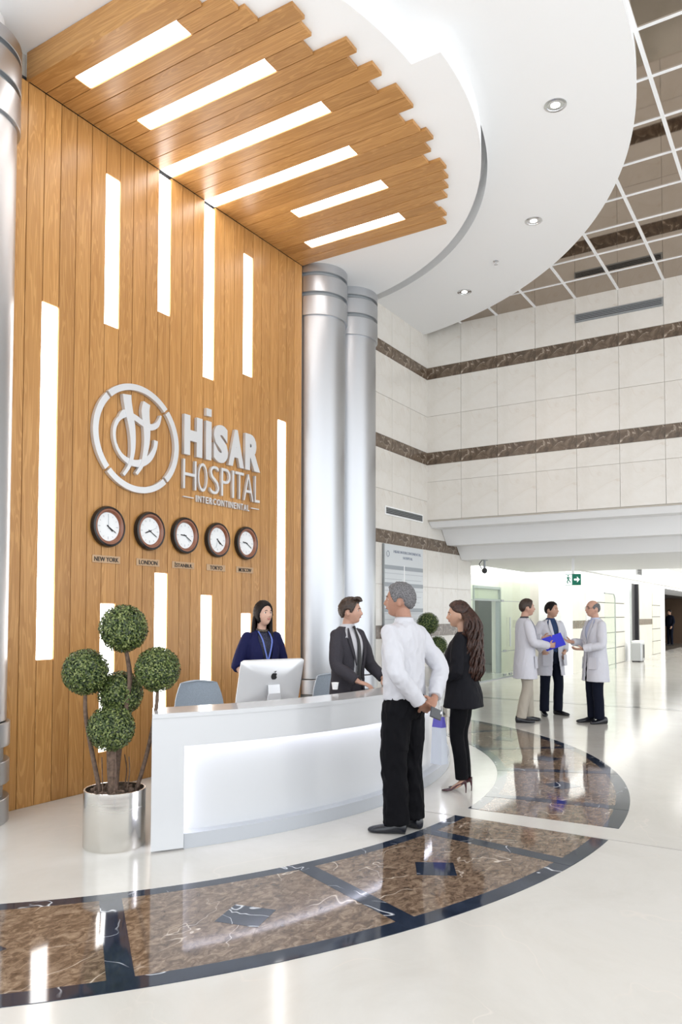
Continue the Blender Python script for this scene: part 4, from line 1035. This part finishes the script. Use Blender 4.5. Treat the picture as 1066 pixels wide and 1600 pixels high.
# --- woman with long hair and paper bag
P = Person('woman with long wavy brown hair in black blazer, trousers and heels', (6.21, 2.65), 100, 1.635, SK3, True, head_yaw=18, head_pitch=-4)
bl = MB()
FT = [(.80, 0, -.015, .205, .155), (.90, 0, -.018, .190, .140), (1.03, 0, -.008, .160, .118), (1.12, 0, .0, .155, .118), (1.25, 0, .008, .168, .128), (1.36, 0, -.008, .168, .108), (1.43, 0, -.02, .125, .078), (1.475, 0, -.02, .072, .060)]
FW = [(z-.02*(z < .85), x, y, rx*1.13, ry*(1.16 if z < 1.3 else 1.05)) for z, x, y, rx, ry in FT]
coat_mb(bl, [s_+(g,) for s_, g in zip(FW, (.22, .18, .10, .12, .26, .42, .55, .7))], .012)
for sd, el, wr in ((1, (.225, .0, 1.12), (.10, .20, 1.02)), (-1, (-.225, .0, 1.12), (-.07, .215, 1.00))):
    a = P.arm(sd, el, wr, (-sd*.75, .35, -.55), (0, -.8, .3), curl=.8, r=.74); sleeve(bl, *a, r=(.070, .068, .062, .058, .056), upto=.55)
LG = [((s_*.08, -.01, .90), (s_*.075, .03, .52), (s_*.055, -.02, .15)) for s_ in (-1, 1)]
for l in LG: P.leg(0, *l)
remesh(bl, 'blazer', .007, BLZ, P.t, 1, .007, (7, 7, 4), 8.)
top = MB(); torso_mb(top, inflate(TORSO, -.030, 1.0)); remesh(top, 'blouse', .012, DARK, P.t, 2)
trousers(P, LG, BTR, .98, (.090, .082, .066, .062, .060), .003)
hl = hair_mb(P.HM, [(0, .62), (.6, .55), (1.0, .30), (1.3, .15), (1.5, .12), (1.75, .0), (2.1, -.5), (2.6, -.8), (3.2, -.9)], .016, True, rough=.006, seed=4)
rh = random.Random(5)
for lay in range(3):
    for q in range(40):
        a = -2.0+4.0*q/39+.05*lay; k_ = 1-.16*lay; x = .090*math.sin(a)*k_; y = -.070-.068*math.cos(a)*k_; ph_ = rh.uniform(0, 6.28); e_ = 1.02+rh.uniform(-.04, .06)
        pts = [(x*.7, y*.65+.015, 1.70-.06*abs(math.sin(a))), (x*1.08, y-.012, 1.60)]; rd = [.012, .016]
        for j, z in enumerate((1.52, 1.44, 1.36, 1.28, 1.20, 1.12)):
            w_ = 1.30+.10*math.sin(j*.9); pts.append((x*w_+.026*math.sin(ph_+j*2.1), y*(1.14+.03*j)-.012+.024*math.cos(ph_+j*2.1), z)); rd.append(.0135-.0006*j)
        pts.append((x*1.05, y*1.15-.012, e_+.03)); rd.append(.005)
        hl.tube(pts, rd, 7, 3)
hl.build('hair', HDK, P.t, True)
MAR = plain('burgundy_leather', (.055, .016, .020, 1), .25)
for sd, an in ((-1, 6), (1, -6)):
    m = MB(); st = 0; rings = []
    for u, hw, z0_, h in ((0, .018, .082, .05), (.12, .026, .078, .045), (.35, .028, .052, .030), (.6, .035, .012, .026), (.78, .036, .004, .026), (.92, .022, .003, .020), (1, .004, .004, .012)):
        y = -.06+u*.225; rings.append([(hw*math.cos(2*PI*k/14), y, z0_+h/2+h/2*math.sin(2*PI*k/14)) for k in range(14)])
    m.loft(rings); m.tube([(0, -.052, .09), (0, -.058, .04), (0, -.056, 0.)], [.013, .006, .005], 8)
    m.xform(Matrix.Translation((sd*.055, .01 if sd < 0 else -.02, 0)) @ Matrix.Rotation(R(an), 4, 'Z')); autosmooth(m.build('high_heel', MAR, P.t), 60)
    P.m.tube([(sd*.055, -.03, .14), (sd*.055, .02, .07), (sd*.055, .10, .022)], [(.026, .028), (.028, .022), (.03, .010)], 10, 3)
P.finish()
bag = thing('paper_bag', 'pale grey paper bag with violet top hanging from the woman in black', 'bag', (6.045, 2.79, .25), R(75))
BAGM = plain('bag_grey', (.55, .58, .64, 1), .5); BAGV = plain('bag_violet', (.10, .085, .42, 1), .5)
def frust(m, w0, d0, w1, d1, z0, z1): return m.loft([[(-w0, -d0, z0), (w0, -d0, z0), (w0, d0, z0), (-w0, d0, z0)], [(-w1, -d1, z1), (w1, -d1, z1), (w1, d1, z1), (-w1, d1, z1)]])
frust(MB(), .060, .045, .052, .030, 0, .31).build('bag_body', BAGM, bag); frust(MB(), .053, .031, .050, .012, .31, .40).build('violet_top', BAGV, bag)
for y in (-.012, .012): MB().tube([(-.03, y, .395), (-.022, y, .52), (0, y*.6, .63), (.022, y, .52), (.03, y, .395)], .003, 6, 3).build('handle', WHITE, bag)

# --- receptionist
P = Person('smiling long-haired receptionist in navy jacket behind the computer', (5.565, 4.335), 244, 1.64, SK2, True, head_yaw=8, head_pitch=3)
jk = MB()
coat_mb(jk, [s_+(g,) for s_, g in zip(FT, (.12, .10, .10, .14, .26, .38, .55, .75))], .012)
for sd, el, wr in ((1, (.245, -.03, 1.13), (.19, .16, .95)), (-1, (-.245, -.03, 1.13), (-.20, .16, .96))):
    a = P.arm(sd, el, wr, (-sd*.2, .8, -.5), (0, -.3, -.9), curl=.4, r=.74); sleeve(jk, *a, r=(.066, .066, .060, .058, .058), upto=.12)
LG = [((s_*.08, -.01, .90), (s_*.08, .02, .50), (s_*.08, -.02, .095)) for s_ in (-1, 1)]
for l in LG: P.leg(0, *l)
remesh(jk, 'jacket', .007, NAVJ, P.t, 1, .005, (8, 8, 5), 18.)
bt = MB(); torso_mb(bt, inflate(TORSO, -.026, .95)[:-2]+[(1.42, 0, -.018, .115, .066), (1.455, 0, -.016, .06, .052)]); remesh(bt, 'blouse', .010, plain('dotted_blouse', (.02, .022, .05, 1), .6, noise_amt=.9, scale=90), P.t, 2)
trousers(P, LG, BTR, .98, (.088, .080, .064, .060, .056), .003); shoes(P, [((-.08, -.02), 4), ((.08, -.02), -4)])
hl = hair_mb(P.HM, [(0, .62), (.5, .55), (.85, .36), (1.05, .10), (1.2, -.3), (1.35, -.7), (3.2, -.9)], .015, True, rough=.003, seed=6)
for q in range(24):
    a = -2.15+3.55*q/23; x = .074*math.sin(a); y = -.015-.075*math.cos(a)
    hl.tube([(x*.9, y+.03, 1.68-.03*abs(math.sin(a))), (x*1.12, y+.024, 1.59), (x*1.18, y+.012, 1.49), (x*1.25, y*1.05+.02, 1.41), (x*1.28, y*1.0+.04, 1.33), (x*1.15, y*.95+.05, 1.26+.012*math.sin(q))], [.012, .016, .019, .019, .017, .004], 8, 4)
hl.build('hair', HB, P.t, True)
sc_ = MB(); sc_.tube([(math.sin(a)*.052, -.006+math.cos(a)*.054, 1.475-.012*math.cos(a)) for a in [2*PI*k/16 for k in range(17)]], .012, 8); sc_.build('neck_scarf', plain('scarf', (.10, .08, .06, 1), .6, noise_amt=.9, scale=120), P.t, True)
LAN = plain('lanyard_blue', (.12, .18, .55, 1), .5)
ln = MB()
for sd in (-1, 1): ln.tube([(sd*.055, .03, 1.46), (sd*.05, .115, 1.38), (sd*.03, .132, 1.28), (.0, .132, 1.17)], [(.008, .002)]*4, 6, 3)
ln.build('lanyard', LAN, P.t); P.finish()

# --- suited man behind the desk
P = Person('young man in charcoal suit and black tie standing behind the desk', (5.98, 3.66), 263, 1.665, SK4, head_yaw=26, head_pitch=0)
jk = MB()
MT = [(.78, 0, -.015, .205, .145), (.92, 0, -.015, .190, .136), (1.04, 0, -.008, .182, .132), (1.16, 0, -.002, .184, .134), (1.28, 0, -.002, .194, .136), (1.375, 0, -.014, .192, .118), (1.437, 0, -.022, .162, .090), (1.485, 0, -.022, .082, .066)]
coat_mb(jk, [s_+(g,) for s_, g in zip(MT, (.60, .46, .32, .34, .46, .58, .70, .85))], .014)
for sd, el, wr in ((1, (.255, .06, 1.12), (.20, .27, .985)), (-1, (-.255, .06, 1.12), (-.20, .27, .985))):
    a = P.arm(sd, el, wr, (-sd*.3, .9, -.25), (0, -.2, -1), curl=.35); sleeve(jk, *a, r=(.074, .070, .062, .058, .050), upto=.92)
for l in LEG0(): P.leg(0, *l)
remesh(jk, 'suit_jacket', .007, SUIT, P.t, 1, .005, (7, 7, 5), 28.)
sb = MB(); torso_mb(sb, inflate(TORSO, .004, .93)+[(1.51, 0, -.008, .066, .064)]); remesh(sb, 'shirt', .010, SHIRT, P.t, 2)
for sd in (-1, 1):
    lp = MB(); pts = [(sd*.070, .050, 1.47), (sd*.104, .102, 1.36), (sd*.088, .132, 1.24), (sd*.055, .138, 1.12)]
    lp.tube(pts, [(.010, .004), (.026, .005), (.020, .005), (.006, .003)], 8, 4, ref=(1, 0, 0)); lp.build('lapel', SUIT, P.t, True)
tm = MB(); tm.tube([(0, .062, 1.487), (0, .075, 1.462)], [(.018, .012), (.013, .010)], 10, ref=(1, 0, 0)); tm.tube([(0, .072, 1.465), (0, .118, 1.36), (0, .132, 1.25), (0, .132, 1.12), (0, .134, 1.0), (0, .134, .96)], [(.012, .005), (.022, .005), (.027, .005), (.032, .005), (.036, .005), (.004, .003)], 8, 3, ref=(1, 0, 0)); tm.build('tie', BLACK, P.t, True)
trousers(P, LEG0(), SUIT, 1.0); shoes(P, [((-.095, -.02), 8), ((.095, -.02), -8)])
hm = hair_mb(P.HM, MEN_LINE, .018, rough=.007, seed=9); st = len(hm.v)
for q in range(9): hm.tube([P.HM @ Vector((-.05+.0125*q, .03, .115)), P.HM @ Vector((-.048+.012*q, .075, .118+.012*math.sin(q))), P.HM @ Vector((-.045+.011*q, .100, .100))], [.016, .017, .008], 8, 3)
hm.build('hair', HBR, P.t, True); P.finish()

# --- doctors
def doctor(label, pos, heading, height, skin, hair, line, top, head_yaw, arms, legs, shoe_ends, trs, shirt_mat, gap, thick=.012, seed=0, hem=.62, vox=.0065, pk_y=.133, pk_x=.0):
    P = Person(label, pos, heading, height, skin, head_yaw=head_yaw, vox=vox); jk = MB()
    DT = [(hem, 0, -.01, .225, .165), (.78, 0, -.012, .212, .155), (.92, 0, -.012, .196, .142), (1.05, 0, -.006, .186, .134), (1.18, 0, -.002, .188, .136), (1.29, 0, -.002, .196, .136), (1.38, 0, -.014, .192, .116), (1.437, 0, -.022, .162, .090), (1.485, 0, -.022, .080, .066)]
    coat_mb(jk, [s_+(g,) for s_, g in zip(DT, gap)], .014)
    for sd, el, wr, hd_, pn, cu in arms:
        a = P.arm(sd, el, wr, hd_, pn, curl=cu); sleeve(jk, *a, r=(.074, .070, .062, .060, .054), upto=.95)
    for l in legs: P.leg(0, *l)
    remesh(jk, 'lab_coat', .008, COATM, P.t, 1, .005, (7, 7, 4), seed)
    sb = MB(); torso_mb(sb, inflate(TORSO, .002, .93)+[(1.505, 0, -.010, .066, .062)]); remesh(sb, 'shirt', .011, shirt_mat, P.t, 2)
    for sd in (-1, 1):
        lp = MB(); lp.tube([(sd*.060, .050, 1.475), (sd*.082, .108, 1.37), (sd*.060, .140, 1.25), (sd*.030, .142, 1.15)], [(.012, .004), (.032, .005), (.024, .005), (.006, .003)], 8, 4, ref=(1, 0, 0)); lp.build('lapel', COATM, P.t, True)
        fi = R(40 if pk_y < .14 else 44); ex_, ey_ = .200*math.sin(fi)*1.05, .145*math.cos(fi)*1.05; yw = math.atan2(ex_/.200**2, ey_/.145**2); pk = MB().box(-.062, .062, -.004, .004, -.09, .08).xform(Matrix.Translation((sd*(ex_+pk_x), ey_+pk_x, .86)) @ Matrix.Rotation(-sd*yw, 4, 'Z') @ Matrix.Rotation(R(3), 4, 'X')); pk.build('pocket', COATM, P.t, bevel=.003)
    trousers(P, legs, trs, 1.0, (.094, .088, .076, .074, .072), .004, vox=.012); shoes(P, shoe_ends)
    hair_mb(P.HM, line, thick, top=top, rough=.005, seed=seed).build('hair', hair, P.t, True)
    return P
G_CL = (.10, .06, .03, .03, .05, .20, .38, .55, .7); G_OP = (.34, .26, .20, .19, .22, .32, .46, .62, .8)
P = doctor('dark-haired doctor in white coat and khaki trousers holding blue folder', (10.66, 3.57), 303, 1.74, SK4, HBR, MEN_LINE, None, 0,
    [(1, (.25, .05, 1.14), (.12, .30, 1.09), (-.3, .9, .05), (-1, 0, .2), .7), (-1, (-.25, .06, 1.16), (-.10, .28, 1.19), (.3, .9, .1), (1, 0, 0), .7)],
    [((-.085, -.01, .90), (-.085, .05, .49), (-.085, .06, .095)), ((.085, -.01, .90), (.085, .0, .49), (.085, -.10, .095))], [((-.085, .06), 14), ((.085, -.10), -10)], KHA, plain('dark_shirt', (.03, .035, .045, 1), .7), G_CL, seed=31); P.finish()
fo = thing('folder', 'bright blue folder in the hands of the doctor in khaki trousers', 'folder', (0, 0, 0))
Mw = Matrix.Translation((10.66, 3.57, 0)) @ Matrix.Rotation(R(303-90), 4, 'Z') @ Matrix.Scale(1.74/1.75, 4)
fo.location = Mw @ Vector((.02, .40, 1.14)); fo.rotation_euler = (0, 0, R(303-90))
FB = plain('folder_blue', (.028, .035, .62, 1), .4)
FMx = Matrix.Rotation(R(80), 4, 'Z') @ Matrix.Rotation(R(-20), 4, 'Y') @ Matrix.Rotation(R(62), 4, 'X')
MB().box(-.14, .14, -.10, .10, -.004, 0).xform(FMx).build('cover', FB, fo, bevel=.001); MB().box(-.136, .136, -.097, .097, .001, .006).xform(FMx).build('papers', WHITE, fo); MB().box(-.14, .14, -.10, .10, .007, .010).xform(FMx).build('cover', FB, fo, bevel=.001)
P = doctor('doctor in open white coat and blue shirt, hands in coat pockets', (11.58, 3.48), 232, 1.71, SK3, HB, MEN_LINE, None, 26,
    [(1, (.285, -.05, 1.15), (.195, .085, .99), (-.35, .1, -.9), (-.5, -.8, 0), .15), (-1, (-.285, -.05, 1.15), (-.195, .085, .99), (.35, .1, -.9), (.5, -.8, 0), .15)],
    LEG0(.125), [((-.135, -.02), 22), ((.135, -.02), -25)], NVT, BLS, G_OP, seed=43, pk_y=.142, pk_x=.022); P.finish()
P = doctor('balding doctor with glasses in white coat gesturing with both hands', (11.08, 2.71), 134, 1.725, SK4, HGR, MEN_LINE, [(0, -.2), (.9, -.1), (1.3, .35), (1.8, .62), (2.4, .62), (3.2, .6)], 0,
    [(1, (.24, .04, 1.13), (.14, .27, 1.15), (-.2, .95, .12), (-.6, 0, .8), .25), (-1, (-.25, .04, 1.12), (-.12, .26, 1.06), (.1, .95, .0), (.3, 0, .9), .35)],
    LEG0(.09), [((-.10, -.05), 4), ((.09, .04), -6)], NVT, plain('pale_blue_shirt', (.5, .55, .72, 1), .7), G_CL, thick=.006, seed=57, hem=.60)
gl = MB(); e1 = [head_pt(Vector((s_*.40, .905, .07)).normalized(), False, .012) for s_ in (-1, 1)]
for q in e1: gl.tube([q+Vector((.021*math.cos(a), .002, .016*math.sin(a))) for a in [2*PI*k/12 for k in range(13)]], .002, 6)
gl.tube([e1[0]+Vector((.021, .004, 0)), e1[1]+Vector((-.021, .004, 0))], .002, 6)
for s_, q in zip((-1, 1), e1): gl.tube([q+Vector((s_*.021, 0, 0)), Vector((s_*.082, .03, .012)), Vector((s_*.084, -.02, .010))], .002, 6)
gl.xform(P.HM).build('glasses', BLACK, P.t); P.finish()

# --- people far behind
def bystander(label, pos, heading, height, top, trs, hair):
    P = Person(label, pos, heading, height, SK3, vox=.012); sb = MB(); torso_mb(sb, inflate(TORSO, .012, .86)+[(1.50, 0, -.01, .066, .062)])
    for sd in (-1, 1):
        a = P.arm(sd, (sd*.235, -.01, 1.14), (sd*.20, .12, .93), (0, .5, -.8), (-sd, 0, 0), curl=.5); sleeve(sb, *a, upto=.95)
    for l in LEG0(): P.leg(0, *l)
    remesh(sb, 'shirt', .014, top, P.t, 2); trousers(P, LEG0(), trs, vox=.014); shoes(P, [((-.095, -.02), 5), ((.095, -.02), -5)])
    hair_mb(P.HM, MEN_LINE, .015).build('hair', hair, P.t, True); P.finish()
bystander('distant person in white top seen through the glass doorway', (18.72, 7.75), 40, 1.66, SHIRT, plain('grey_trousers', (.12, .13, .12, 1), .8), HB)
bystander('distant person in dark navy clothes at the far shop', (40.6, 6.3), 150, 1.75, NVT, NVT, HB)
